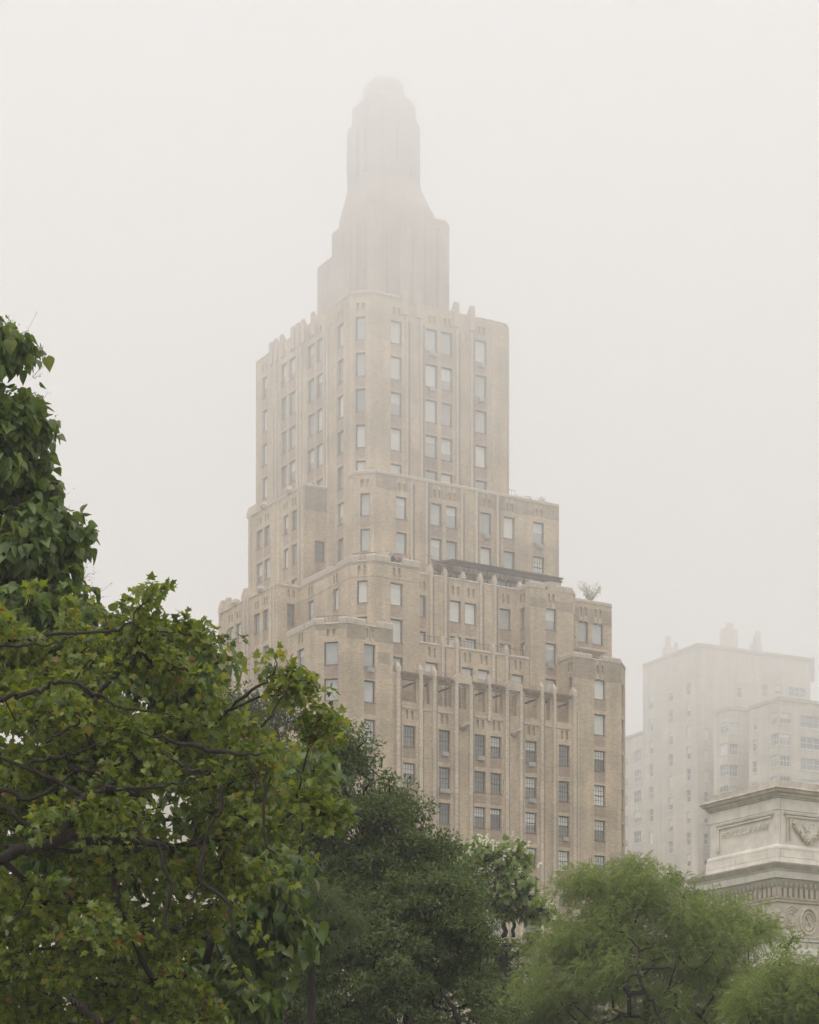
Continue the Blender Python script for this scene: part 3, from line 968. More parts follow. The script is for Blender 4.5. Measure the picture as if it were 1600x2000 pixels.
# ---- air conditioners: boxes set under the windows
ACM = MB(); ACM.box(-.33, .33, -.28, .1, 0, .38); 
for i in range(5):
    ACM.box(-.29, .29, -.3, -.279, .05 + i * .06, .085 + i * .06)
acm = ACM.mesh('air_conditioner', M['metal'])
def ac(fc, px, z, wide=1.0):
    inst('air_conditioner', acm, root, Vector(fc.pt(fc.s_of(px), z, 0)) - root.location, fc.rz, (wide, 1, 1))
for px_, j, wd in ((867.5, 0, 1), (938, 0, 1.1), (1037, 0, 1.1), (868, 1, 1.7), (1103, 2, 0.9), (1038, 1, 1.2), (800, 3, 1), (968, 3, 1)):
    ac(fAM, px_, rowsW[j][0] - 0.46, wd)
ac(fAR, 722, rowsA[0][0] - 0.5); ac(fAR, 724, rowsA[2][0] - .5); ac(fPR, 1074, rowsP[1][0] - 0.45); ac(fCR, 1056, rowsC[1][0] + .02, .8)
for px_, j in ((843, 0), (843, 1), (940, 1), (940, 0)):
    ac(fDR, px_, rowsD[j][0] - 0.46)
for px_ in (950, 1052):
    ac(fCR, px_, rowsC[0][0] - 0.46)

# ------------------------------------------------------------------ roof terrace things
YT = W2(20, 6)[1]
per = empty('pergola', (*W2(17, 6.2), zBM), 'long dark timber pergola with a sloping slatted roof on the roof terrace', 'pergola')
fPg = R_(5.2, 11.5, 27.2)
pz = zBM + 1.55
s0, s1 = fPg.s_of(880), fPg.s_of(1098)
for i, t in enumerate(np.linspace(s0 + .1, s1 - .1, 7)):
    for out in (-0.2, -2.4):
        mb = MB(); q = fPg.pt(t, 0, out); mb.box(q[0] - .06, q[0] + .06, q[1] - .06, q[1] + .06, zBM, pz); mb.build('post', M['dark_timber'], per)
for out, nm in ((0.0, 'beam'), (-2.5, 'beam')):
    mb = MB(); a, b, c, d = (fPg.pt(x, 0, o) for x, o in ((s0, out), (s1, out), (s1, out - .12), (s0, out - .12)))
    mb.prism([(q[0], q[1]) for q in (a, b, c, d)], pz, pz + 0.22); mb.build(nm, M['dark_timber'], per)
for i in range(46):
    t = s0 + (i + .5) * (s1 - s0) / 46
    mb = MB(); q = [fPg.pt(t - .06, pz + .22, .35), fPg.pt(t + .06, pz + .22, .35), fPg.pt(t + .06, pz + .75, -2.7), fPg.pt(t - .06, pz + .75, -2.7)]
    mb.hexa(q + [(x, y, z + .16) for x, y, z in q]); mb.build('slat', M['dark_timber'], per)
mb = MB()
for t0, t1 in ((s0 + 5.0, s0 + 8.0), (s0 + 8.2, s0 + 11.5)):
    a, b = fPg.pt(t0, 0, -2.3), fPg.pt(t1, 0, -2.3)
    mb.poly([(a[0], a[1], zBM + .1), (b[0], b[1], zBM + .1), (b[0], b[1], pz - .1), (a[0], a[1], pz - .1)])
mb.build('glass_screen', M['glass'], per)

aw = empty('awning', (*W2(26.9, 6), zP), 'dark green sloping awning behind the right pavilion below the terrace shrub', 'awning')
mb = MB()
c = [(*W2(25.9, 5.0), zP + .9), (*W2(25.9, 8), zP + 1.4), (*W2(29.2, 8), zQ + .7), (*W2(29.2, 5.0), zQ + .35)]
mb.hexa([c[3], c[2], c[1], c[0]][::-1] + [(x, y, z + .08) for x, y, z in ([c[3], c[2], c[1], c[0]][::-1])])
mb.build('canvas', M['green_roof'], aw)
for a_, b_, z_ in ((26.1, 5.2, zP + .8), (29.0, 5.2, zQ + .35), (29.0, 7.8, zQ + .6)):
    mb = MB(); q = W2(a_, b_); mb.box(q[0] - .04, q[0] + .04, q[1] - .04, q[1] + .04, min(zP, zQ) - .2, z_); mb.build('post', M['metal'], aw)
cn = empty('canopy', (*W2(29, 2.6), zN), 'small flat metal canopy above the right corner parapet', 'canopy')
f3 = R_(2.2, 26.0, 31); zz = f3.z_of(1160, 1270)
mb = MB(); a, b, c, d = (f3.pt(f3.s_of(x), 0, o) for x, o in ((1132, 0), (1188, 0), (1188, -1.3), (1132, -1.3)))
mb.prism([(q[0], q[1]) for q in (a, b, c, d)], zz, zz + .18); mb.build('canopy_roof', M['coping'], cn)
for x in (1136, 1184):
    mb = MB(); q = f3.pt(f3.s_of(x), 0, -.1); mb.box(q[0] - .04, q[0] + .04, q[1] - .04, q[1] + .04, zN - .1, zz - .003); mb.build('post', M['metal'], cn)

RAILS = [(fBX, 685.5, 732, zB + .15), (fAX, 615, 676, zA + .1), (fAB, 822, 1030, zAB + .2), (fCR, 1000, 1012, zC + .3), (fBL, 640, 684, zB + .15)]
for fc, p0, p1, z in RAILS:
    mb = MB()
    a, b = fc.s_of(p0), fc.s_of(p1)
    n = max(2, int((b - a) / 0.35))
    for i in range(n + 1):
        t = a + (b - a) * i / n
        mb.tube([fc.pt(t, z, -.6), fc.pt(t, z + .75, -.6)], [.015, .015], 4)
    mb.tube([fc.pt(a, z + .75, -.6), fc.pt(b, z + .75, -.6)], [.025, .025], 4)
    mb.build('terrace_railing', M['frame'], root)


# ------------------------------------------------------------------ the pale apartment block behind, right
def far_axes(yaw):
    a = math.radians(yaw)
    return (math.cos(a), math.sin(a)), (-math.sin(a), math.cos(a))
def far_block(root, corner_px, Y, yaw, left_px, right_px, top_py, z0=0.0, op_l=None, op_r=None, m='far_brick', name='wall'):
    """a box with its near corner at a given bearing; returns its left and right faces"""
    u, v = far_axes(yaw)
    c = ((corner_px - CX) / F * Y, Y)
    def hit(px, d):
        k = (px - CX) / F
        return (k * c[1] - c[0]) / (d[0] - k * d[1])
    la, lb = hit(right_px, u), hit(left_px, v)
    pr = (c[0] + u[0] * la, c[1] + u[1] * la)
    pl = (c[0] + v[0] * lb, c[1] + v[1] * lb)
    pb = (pr[0] + v[0] * lb, pr[1] + v[1] * lb)
    fr, fl = Face(c, pr), Face(pl, c)
    z1 = EYE + (HY - top_py) / F * Y
    def finish(opl, opr):
        mb = MB()
        wall_mesh(mb, fr, z0, z1, opr); wall_mesh(mb, fl, z0, z1, opl)
        wall_mesh(mb, Face(pr, pb), z0, z1, []); wall_mesh(mb, Face(pb, pl), z0, z1, [])
        mb.build(name, [M[m], M['room']], root)
        rb = MB(); rb.poly([(*p, z1 - .003) for p in (c, pr, pb, pl)]); rb.build('roof', M['coping'], root)
        for fc, inw in ((fr, 0), (fl, 0)):
            strip(root, fc, 0, fc.L, z1 - .35, z1 + 0.12, 0.12, 'coping', M['coping'])
        return z1
    return fl, fr, finish
bg = empty('apartment_building', (at(1420, 1257, 335).x, 335, 0), 'pale brick apartment block fading into fog behind the marble arch', 'building')
YAW = 27
def far_windows(fc, specs):
    """specs: (px0, px1, [(top, bottom), ...], style) measured along the photograph's columns"""
    ops, wins = [], []
    for a, b, rows, stl in specs:
        s0, s1 = fc.s_of(a), fc.s_of(b)
        if s0 < .05 or s1 > fc.L - .05:
            continue
        for t, bt in rows:
            za, zb = fc.z_of((a + b) / 2, bt), fc.z_of((a + b) / 2, t)
            if za < 4:
                continue
            ops.append((s0, s1, za, zb, 0.6, 'win'))
            wins.append((s0, s1, za, zb, stl))
    return ops, wins
def rows_from(t, h, step, n):
    return [(t + i * step, t + i * step + h) for i in range(n)]
def far_fit(fc, wins):
    for s0, s1, za, zb, stl in wins:
        add_window(bg, fc, s0, s1, za, zb, stl, None, 0.12)
        strip(bg, fc, s0 - .08, s1 + .08, za - .14, za - .004, 0.07, 'sill', M['white_frame'])
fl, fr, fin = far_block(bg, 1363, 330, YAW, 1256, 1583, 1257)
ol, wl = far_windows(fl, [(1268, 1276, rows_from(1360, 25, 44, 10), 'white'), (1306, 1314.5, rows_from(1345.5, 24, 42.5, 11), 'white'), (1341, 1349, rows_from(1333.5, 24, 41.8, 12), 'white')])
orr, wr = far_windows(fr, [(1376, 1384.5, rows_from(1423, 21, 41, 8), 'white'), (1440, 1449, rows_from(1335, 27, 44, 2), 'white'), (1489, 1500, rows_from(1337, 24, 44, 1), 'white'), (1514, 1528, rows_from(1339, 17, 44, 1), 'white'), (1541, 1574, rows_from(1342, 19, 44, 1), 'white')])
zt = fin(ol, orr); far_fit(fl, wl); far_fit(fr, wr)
flL = fl
# low wing carrying the left face on
v_ = far_axes(YAW)[1]
u_ = far_axes(YAW)[0]
e0 = fl.p0
k_ = (1200 - CX) / F
tt = (k_ * e0.y - e0.x) / (v_[0] - k_ * v_[1])
f0 = Face((e0.x + v_[0] * tt, e0.y + v_[1] * tt), (e0.x, e0.y))
zw = f0.z_of(1250, 1431)
o0, w0 = far_windows(f0, [(1238, 1252, rows_from(1465, 23, 39.6, 8), 'white'), (1214, 1226, rows_from(1474, 23, 39.6, 8), 'white')])
mb = MB(); wall_mesh(mb, f0, 0, zw, o0)
q = [(f0.p1.x, f0.p1.y), (f0.p1.x + u_[0] * 18, f0.p1.y + u_[1] * 18), (f0.p0.x + u_[0] * 18, f0.p0.y + u_[1] * 18), (f0.p0.x, f0.p0.y)]
mb.poly([(*p, zw - .003) for p in q]); wall_mesh(mb, Face(q[2], q[3]), 0, zw, [])
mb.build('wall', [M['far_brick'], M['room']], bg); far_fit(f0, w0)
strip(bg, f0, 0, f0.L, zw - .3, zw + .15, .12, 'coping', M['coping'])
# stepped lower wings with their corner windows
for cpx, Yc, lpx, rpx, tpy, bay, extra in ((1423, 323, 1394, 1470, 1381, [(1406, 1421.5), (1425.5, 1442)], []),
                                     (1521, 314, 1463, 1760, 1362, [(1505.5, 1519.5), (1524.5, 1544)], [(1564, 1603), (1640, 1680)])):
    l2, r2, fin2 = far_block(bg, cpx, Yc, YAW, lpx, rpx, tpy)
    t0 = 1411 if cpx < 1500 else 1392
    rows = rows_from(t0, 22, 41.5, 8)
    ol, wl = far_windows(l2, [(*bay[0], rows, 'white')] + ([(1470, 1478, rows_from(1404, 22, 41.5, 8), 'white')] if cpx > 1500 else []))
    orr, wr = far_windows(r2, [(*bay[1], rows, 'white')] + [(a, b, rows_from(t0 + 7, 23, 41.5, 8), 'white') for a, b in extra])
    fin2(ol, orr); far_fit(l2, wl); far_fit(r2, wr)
# roof house, chimneys and tanks
def roof_box(px0, px1, py1, Y, depth=4.0, name='chimney', m='far_brick', z0=zt - .5):
    x0, x1 = (px0 - CX) / F * Y, (px1 - CX) / F * Y
    mb = MB()
    uu, vv = far_axes(YAW)
    wdt = (x1 - x0) / (uu[0] + abs(vv[0]) * depth / max(depth, .01) * 0.0 + .0001)
    lx = max(.6, (x1 - x0 - abs(vv[0]) * depth) / uu[0])
    c = ((px0 - CX) / F * Y + abs(vv[0]) * depth, Y)
    ring = [c, (c[0] + uu[0] * lx, c[1] + uu[1] * lx), (c[0] + uu[0] * lx + vv[0] * depth, c[1] + uu[1] * lx + vv[1] * depth), (c[0] + vv[0] * depth, c[1] + vv[1] * depth)]
    z1 = EYE + (HY - py1) / F * Y
    mb.prism(ring, z0, z1)
    return mb.build(name, M[m], bg), z1
roof_box(1408, 1443, 1226, 345, 1.4)
roof_box(1418, 1434, 1216, 346, .5)
roof_box(1295, 1316, 1262, 352, 1.0)
roof_box(1299.5, 1311, 1241, 352.5, .4, 'chimney')
roof_box(1466, 1491, 1255, 352, 1.0)
roof_box(1475, 1487, 1232, 352.5, .4)
for p, py_ in ((1317, 1254), (1471, 1242), (1583.5, 1284)):
    roof_box(p, p + 4, py_, 351, .3, 'vent', 'metal')

# ------------------------------------------------------------------ far building on the left, behind the plane tree
bl2 = empty('far_building', (at(300, 1300, 360).x, 360, 0), 'low pale building glimpsed through leaves left of the tower', 'building')
bg_keep, bg = bg, bl2
fl, fr, fin = far_block(bg, 250, 350, 12, -60, 455, 1213)
ol, wl = far_windows(fl, [(p, p + 9, rows_from(1235, 22, 40, 3), 'white') for p in (60, 105, 150, 195)])
orr, wr = far_windows(fr, [(p, p + 12, rows_from(1240, 22, 40, 3), 'white') for p in (275, 320, 365, 410)])
fin(ol, orr); far_fit(fl, wl); far_fit(fr, wr)
bg = bg_keep

# ------------------------------------------------------------------ the marble arch
YA = 114.0
arx = (1518 - CX) / F * YA
ARW, ARD = 18.9, 5.4
def A2(a, b):
    return (arx + UX * a + VX * b, YA + UY * a + VY * b)
def za(py): return EYE + (HY - py) / F * YA
arch = empty('marble_arch', (*A2(ARW / 2, ARD / 2), 0), 'weathered white marble triumphal arch with carved attic and deep cornices at the right edge', 'arch')
def ring(off):
    return [A2(-off, -off), A2(ARW + off, -off), A2(ARW + off, ARD + off), A2(-off, ARD + off)]
def mould(name, prof, m='marble'):
    """prof: (offset, z) from bottom to top, swept round the block with mitred corners"""
    mb = MB()
    for (o0, z0), (o1, z1) in zip(prof, prof[1:]):
        r0, r1 = ring(o0), ring(o1)
        for i in range(4):
            j = (i + 1) % 4
            mb.poly([(*r0[i], z0), (*r0[j], z0), (*r1[j], z1), (*r1[i], z1)])
    mb.poly([(*p, prof[-1][1]) for p in ring(prof[-1][0])])
    mb.poly([(*p, prof[0][1]) for p in reversed(ring(prof[0][0]))])
    return mb.build(name, M[m], arch)
zTop, zc1, zc0 = za(1522), za(1538), za(1557)
def course(name, off, z0, z1, step, m='marble', gap=0.018, face_depth=0.22, sides=('R', 'L')):
    """a course of separate blocks on the two faces in view"""
    for sd_ in sides:
        fc = Face(A2(-off, -off), A2(ARW + off, -off)) if sd_ == 'R' else Face(A2(-off, ARD + off), A2(-off, -off))
        t = 0.0
        rr = random.Random(hash((name, sd_)) & 7)
        rr = random.Random(len(name) * 7 + (3 if sd_ == 'R' else 5))
        while t < fc.L - 0.05:
            l = min(step * rr.uniform(0.75, 1.25), fc.L - t)
            if fc.L - t - l < 0.4:
                l = fc.L - t
            a = (0 if t else (face_depth + .01 if sd_ == 'R' else 0)) + t
            o = rr.uniform(-.006, .006)
            x0, x1 = a + gap / 2, t + l - gap / 2
            c = [fc.pt(x0, z0, o), fc.pt(x1, z0, o), fc.pt(x1, z0, -face_depth), fc.pt(x0, z0, -face_depth)]
            mb = MB(); mb.hexa(c + [(p[0], p[1], z1 - gap / 2) for p in c])
            ob = mb.build('marble_block', M[m], arch)
            t += l
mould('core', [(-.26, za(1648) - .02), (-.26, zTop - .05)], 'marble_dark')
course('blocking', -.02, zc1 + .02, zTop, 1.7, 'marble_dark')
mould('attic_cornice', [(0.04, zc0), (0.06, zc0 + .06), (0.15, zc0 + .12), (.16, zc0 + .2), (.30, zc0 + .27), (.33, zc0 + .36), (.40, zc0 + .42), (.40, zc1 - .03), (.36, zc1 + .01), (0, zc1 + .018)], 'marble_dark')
course('upper', 0, za(1580), zc0 - .004, 2.4)
course('attic', -.03, za(1648), za(1580) - .004, 6.0, face_depth=.2)
mould('attic_base', [(.10, za(1657)), (.10, za(1653)), (.02, za(1648)), (-.1, za(1648) + .01)])
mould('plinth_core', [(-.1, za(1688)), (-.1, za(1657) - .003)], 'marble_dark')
course('plinth', .13, za(1673), za(1657) - .01, 2.6)
course('plinth lower', .135, za(1689) + .01, za(1673) - .004, 3.1)
# main cornice
mould('cornice', [(.12, za(1733)), (.16, za(1731)), (.30, za(1722)), (.36, za(1718)), (.62, za(1717.5)), (.66, za(1705)), (.70, za(1703.5)), (.80, za(1699)), (.92, za(1693)), (.94, za(1690)), (.1, za(1688.5))], 'marble')
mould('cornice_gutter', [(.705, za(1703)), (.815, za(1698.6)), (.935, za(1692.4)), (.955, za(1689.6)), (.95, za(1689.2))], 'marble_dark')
for off, z0, z1, nm in ((.13, za(1750), za(1733.5), 'dentil'),):
    db = MB(); db.box(-.10, .10, -.02, .2, 0, z1 - z0); db.box(-.08, .08, .0, .2, -.05, .0)
    dm = db.mesh('dentil', M['marble_relief'])
    for fc in (Face(A2(0, 0), A2(ARW, 0)), Face(A2(0, ARD), A2(0, 0))):
        n = int(fc.L / 0.34)
        for i in range(n + 1):
            inst('dentil', dm, arch, Vector(fc.pt(i * fc.L / n, z0, .2)) - arch.location, fc.rz)
    eb = MB(); eb.sphere((0, 0, 0), .1, 0, (1, .7, 1.3)); em = eb.mesh('egg_moulding', M['marble_relief'])
    for fc in (Face(A2(0, 0), A2(ARW, 0)), Face(A2(0, ARD), A2(0, 0))):
        n = int(fc.L / 0.31)
        for i in range(n + 1):
            inst('egg', em, arch, Vector(fc.pt(i * fc.L / n, za(1727), .27)) - arch.location, fc.rz)
mould('dentil_band', [(.02, za(1762)), (.09, za(1760)), (.10, za(1756)), (.16, za(1754.5)), (.16, za(1751)), (.05, za(1750.5)), (.05, za(1733))], 'marble_relief')
mould('frieze', [(0, za(1824)), (0, za(1762.2))], 'marble_relief')
mould('architrave', [(-.02, za(1836)), (.08, za(1835)), (.08, za(1830)), (.14, za(1828)), (.16, za(1824.3)), (0, za(1824.2))], 'marble')
# the two piers and the vaulted opening
HW, SP = 4.6, 9.6
zS = za(1836) - .004
pts = [(0, 0), (ARW / 2 - HW, 0), (ARW / 2 - HW, SP)] + [(ARW / 2 - HW * math.cos(a), SP + HW * math.sin(a)) for a in np.linspace(0.15, math.pi - .15, 14)] + [(ARW / 2 + HW, SP), (ARW / 2 + HW, 0), (ARW, 0), (ARW, zS), (0, zS)]
mb = MB()
fq = [(*A2(x, .16), z) for x, z in pts]; bq_ = [(*A2(x, ARD - .16), z) for x, z in pts]
mb.poly(fq); mb.poly(bq_[::-1])
for i in range(len(pts)):
    j = (i + 1) % len(pts)
    if pts[i][0] == 0 and pts[j][0] == 0:
        continue
    mb.poly([fq[i], bq_[i], bq_[j], fq[j]])
lq = [(*A2(.16, ARD), 0), (*A2(.16, 0), 0), (*A2(.16, 0), zS), (*A2(.16, ARD), zS)]
mb.poly(lq)
mb.build('pier', M['marble'], arch)
# coursed facing below the architrave, where it shows
zz = zS
k = 0
while zz > zS - 7.0:
    h = .62
    course('facing' + 'x' * (k % 3), 0, zz - h, zz - .004, 2.2, face_depth=.15)
    zz -= h
    k += 1
# frames of the attic panels
fR, fL_ = Face(A2(-.03, -.03), A2(ARW, -.03)), Face(A2(-.03, ARD + .03), A2(-.03, -.03))
def frame_bar(fc, s0, s1, z0, z1, out, m='marble'):
    strip(arch, fc, s0, s1, z0, z1, out, 'panel_moulding', M[m])
pz0, pz1 = za(1648) + .1, za(1573)
l0, l1 = .62, ARD - .25
zt_ = za(1580) - .12
for i, (ins, o) in enumerate(((0, .09), (.13, .045))):
    frame_bar(fL_, l0 + ins, l1 - ins, zt_ - .11 - ins, zt_ - ins, o, 'marble_dark' if i == 0 else 'marble')
    frame_bar(fL_, l0 + ins, l0 + ins + .11, za(1640), zt_ - .115 - ins, o)
r0_ = .45
for i, (ins, o) in enumerate(((0, .09), (.12, .045))):
    frame_bar(fR, r0_ + ins, 5.6, zt_ - .10 - ins + .3 * 0, zt_ - ins, o, 'marble_dark' if i == 0 else 'marble')
# Roman date on the end of the attic
cu = bpy.data.curves.new('inscription', 'FONT')
cu.body = 'MDCCCLXXXIX'
cu.size = .78
cu.extrude = .012
cu.space_character = 1.18
tmp = bpy.data.objects.new('inscription', cu)
COL.objects.link(tmp)
bpy.context.view_layer.update()
me = bpy.data.meshes.new_from_object(tmp.evaluated_get(bpy.context.evaluated_depsgraph_get()))
bpy.data.objects.remove(tmp)
wid = max(v.co.x for v in me.vertices)
sc = (l1 - l0 - .75) / wid
for v in me.vertices:
    x, y, z = v.co
    v.co = (x * sc, -z - .002, y * sc * 1.08)
me.materials.clear(); me.materials.append(M['marble_relief'])
inst('inscription', me, arch, Vector(fL_.pt(l0 + .42, za(1640) + .62, .003)) - arch.location, fL_.rz)
# garland, torch and roundel in relief
rg = random.Random(3)
gz = zt_ - .45
def garland(c, half, sag, nm='garland'):
    mb = MB()
    for i in range(150):
        t = rg.uniform(-1, 1)
        s_ = c + t * half
        zc_ = gz - sag * (1 - t * t) + rg.gauss(0, .03)
        th = .04 + .07 * (1 - t * t)
        mb.sphere(fR.pt(s_ + rg.gauss(0, .05), zc_ + rg.uniform(-th, th), rg.uniform(.0, .1)), rg.uniform(.035, .085), 0, (1, 1, rg.uniform(.7, 1.3)))
    mb.build(nm, M['marble_relief'], arch)
    mb = MB()                                           # ribbons and leaves above the swag
    for i in range(26):
        t = rg.uniform(-.9, .9)
        mb.sphere(fR.pt(c + t * half, gz - sag * (1 - t * t) * rg.uniform(.1, .7) + .1, -.01), rg.uniform(.02, .045))
    mb.build('ribbon', M['marble_relief'], arch)['kind'] = 'stuff'
garland(2.05, 1.0, .85)
garland(4.25, 1.0, .85)
mb = MB()
for i in range(26):
    zq = za(1644) + .15 + i * (gz + .2 - za(1644) - .15) / 26
    for sg in (-1, 1):
        mb.sphere(fR.pt(.76 + sg * .09, zq, .02), .055, 0, (1, 1, .8))
mb.build('torch', M['marble_relief'], arch)
fF = Face(A2(0, 0), A2(ARW, 0))
def ringrel(c, z, r, tube, nm, squash=1.25):
    mb = MB()
    p = [fF.pt(c + r * math.cos(a), z + r * squash * math.sin(a), .03) for a in np.linspace(0, 2 * math.pi, 25)]
    mb.tube(p, [tube] * 25, 6)
    return mb.build(nm, M['marble_relief'], arch, smooth=True)
for i in range(5):
    c = 2.0 + i * 2.9
    zq = za(1795)
    ringrel(c, zq, .52, .09, 'wreath'); ringrel(c, zq, .36, .05, 'medallion')
    mb = MB()
    for a in np.linspace(0, math.pi, 3)[:2]:
        a += .6
        q = [Vector(fF.pt(c + sg * .26 * math.cos(a), zq + sg * .3 * math.sin(a), .04)) for sg in (-1, 1)]
        mb.tube(q, [.035, .035], 5)
    mb.build('emblem', M['marble_relief'], arch)
    for sg in (-1, 1):
        mb = MB()
        for k in range(3):
            r = .46 - .13 * k
            cc = c + sg * 1.08
            p = [fF.pt(cc + sg * r * math.cos(a), zq + .12 + r * 1.3 * math.sin(a), .02) for a in np.linspace(-1.9, 2.4, 16)]
            mb.tube(p, [.045] * 16, 5)
        for k in range(28):
            mb.sphere(fF.pt(c + sg * rg.uniform(.75, 1.4), zq + rg.uniform(-.6, .75), .0), rg.uniform(.03, .07))
        mb.build('scrollwork', M['marble_relief'], arch, smooth=True)

# ------------------------------------------------------------------ leaves
def leaf_heart():
    """catalpa: a big heart drooping from its stalk, folded a little along the midrib"""
    rows = [(0.0, .16, .02), (.10, .40, .05), (.25, .47, .06), (.45, .40, .03), (.68, .24, -.05), (.86, .10, -.13)]
    V, T = [], []
    for t, hw, z in rows:
        V += [(-hw, t - .05 * (t < .05), z - .10 * hw), (0, t + (.06 if t < .05 else 0), z - .06 + .0), (hw, t - .05 * (t < .05), z - .10 * hw)]
        V[-3] = (-hw, V[-3][1], z + .22 * hw); V[-1] = (hw, V[-1][1], z + .22 * hw)
    V.append((0, 1.0, -.22))
    for i in range(5):
        a = i * 3
        for k in (0, 1):
            T += [(a + k, a + k + 1, a + k + 4), (a + k, a + k + 4, a + k + 3)]
    T += [(15, 16, 18), (16, 17, 18)]
    return np.array(V, float), np.array(T)
def leaf_lobed():
    """plane tree: five pointed lobes"""
    o = [(0, -.05), (.22, -.10), (.50, .02), (.34, .20), (.64, .48), (.30, .46), (.22, .60), (0, 1.0)]
    out = o + [(-x, y) for x, y in o[-2:0:-1]]
    V = [(0, .34, .05)] + [(x, y, -.16 * (x * x) - .12 * max(0, y - .4)) for x, y in out]
    n = len(out)
    T = [(0, 1 + i, 1 + (i + 1) % n) for i in range(n)]
    return np.array(V, float), np.array(T)
def leaf_oval():
    V = [(0, 0, 0), (.22, .35, .05), (.16, .72, .02), (0, 1, -.06), (-.16, .72, .02), (-.22, .35, .05), (0, .5, -.03)]
    T = [(0, 1, 6), (1, 2, 6), (2, 3, 6), (3, 4, 6), (4, 5, 6), (5, 0, 6)]
    return np.array(V, float), np.array(T)
def leaf_frond(n=8, lw=.055, ll=.24):
    """a feather of paired leaflets"""
    V, T = [], []
    for i in range(n):
        y = .12 + .86 * i / (n - 1)
        l = ll * (1 - .45 * abs(2 * i / (n - 1) - 1))
        for sg in (-1, 1):
            k = len(V)
            zd = -.25 * y * y
            V += [(0, y, zd), (sg * l * .5, y + .05 + lw, zd + .03), (sg * l, y + .11, zd - .02), (sg * l * .5, y + .05 - lw * .6, zd + .0)]
            T += [(k, k + 1, k + 2), (k, k + 2, k + 3)] if sg < 0 else [(k, k + 2, k + 1), (k, k + 3, k + 2)]
    return np.array(V, float), np.array(T)
def flower_tuft():
    V, T = [], []
    r = np.random.RandomState(4)
    for i in range(9):
        c = r.uniform(-.4, .4, 3) + np.array([0, .45, 0])
        a = r.normal(size=3); a /= np.linalg.norm(a)
        b = np.cross(a, r.normal(size=3)); b /= np.linalg.norm(b)
        k = len(V)
        V += [c + .16 * a, c + .16 * b, c - .16 * a, c - .16 * b]
        T += [(k, k + 1, k + 2), (k, k + 2, k + 3)]
    return np.array(V, float), np.array(T)
def berry():
    V = [(0, 0, -1), (1, 0, 0), (0, 1, 0), (-1, 0, 0), (0, -1, 0), (0, 0, 1)]
    return np.array(V, float) * .5, np.array([(0, 2, 1), (0, 3, 2), (0, 4, 3), (0, 1, 4), (5, 1, 2), (5, 2, 3), (5, 3, 4), (5, 4, 1)])
LEAF = {'heart': leaf_heart(), 'lobed': leaf_lobed(), 'oval': leaf_oval(), 'frond': leaf_frond(), 'flower': flower_tuft(), 'berry': berry()}
LEAF_ME = {}
def leaf_object_mesh(kind, m):
    if (kind, m) not in LEAF_ME:
        V, T = LEAF[kind]
        me = bpy.data.meshes.new('leaf')
        me.from_pydata([tuple(v) for v in V], [], [tuple(int(i) for i in t) for t in T])
        me.materials.append(M[m])
        me.polygons.foreach_set('use_smooth', [kind == 'heart'] * len(T))
        LEAF_ME[kind, m] = me
    return LEAF_ME[kind, m]
def big_mesh(name, kind, P, R3, S_, m, parent, smooth=False):
    """N leaves in one mesh. P (N,3), R3 (N,3,3) columns side/axis/normal, S_ (N,)"""
    V, T = LEAF[kind]
    n, nv, ntri = len(P), len(V), len(T)
    if n == 0:
        return None
    co_ = (np.einsum('nij,vj->nvi', R3, V) * S_[:, None, None] + P[:, None, :]).reshape(-1, 3) - np.array(parent.location)
    tri = (T[None] + (np.arange(n) * nv)[:, None, None]).reshape(-1)
    me = bpy.data.meshes.new(name)
    me.vertices.add(n * nv)
    me.vertices.foreach_set('co', co_.astype(np.float32).ravel())
    me.loops.add(n * ntri * 3)
    me.loops.foreach_set('vertex_index', tri.astype(np.int32))
    me.polygons.add(n * ntri)
    me.polygons.foreach_set('loop_start', np.arange(0, n * ntri * 3, 3, dtype=np.int32))
    me.polygons.foreach_set('use_smooth', np.full(n * ntri, smooth))
    me.materials.append(M[m])
    me.update(calc_edges=True)
    o = bpy.data.objects.new(name, me)
    o['kind'] = 'stuff'
    return link(o, parent)
def frames(ax, rng, up=(0, 0, 1), roll=.5):
    ax = ax / np.linalg.norm(ax, axis=1, keepdims=True)
    nrm = np.array(up)[None] + rng.normal(size=ax.shape) * roll
    nrm -= ax * (nrm * ax).sum(1, keepdims=True)
    nrm /= np.linalg.norm(nrm, axis=1, keepdims=True) + 1e-9
    side = np.cross(ax, nrm)
    return np.stack([side, ax, nrm], axis=2)

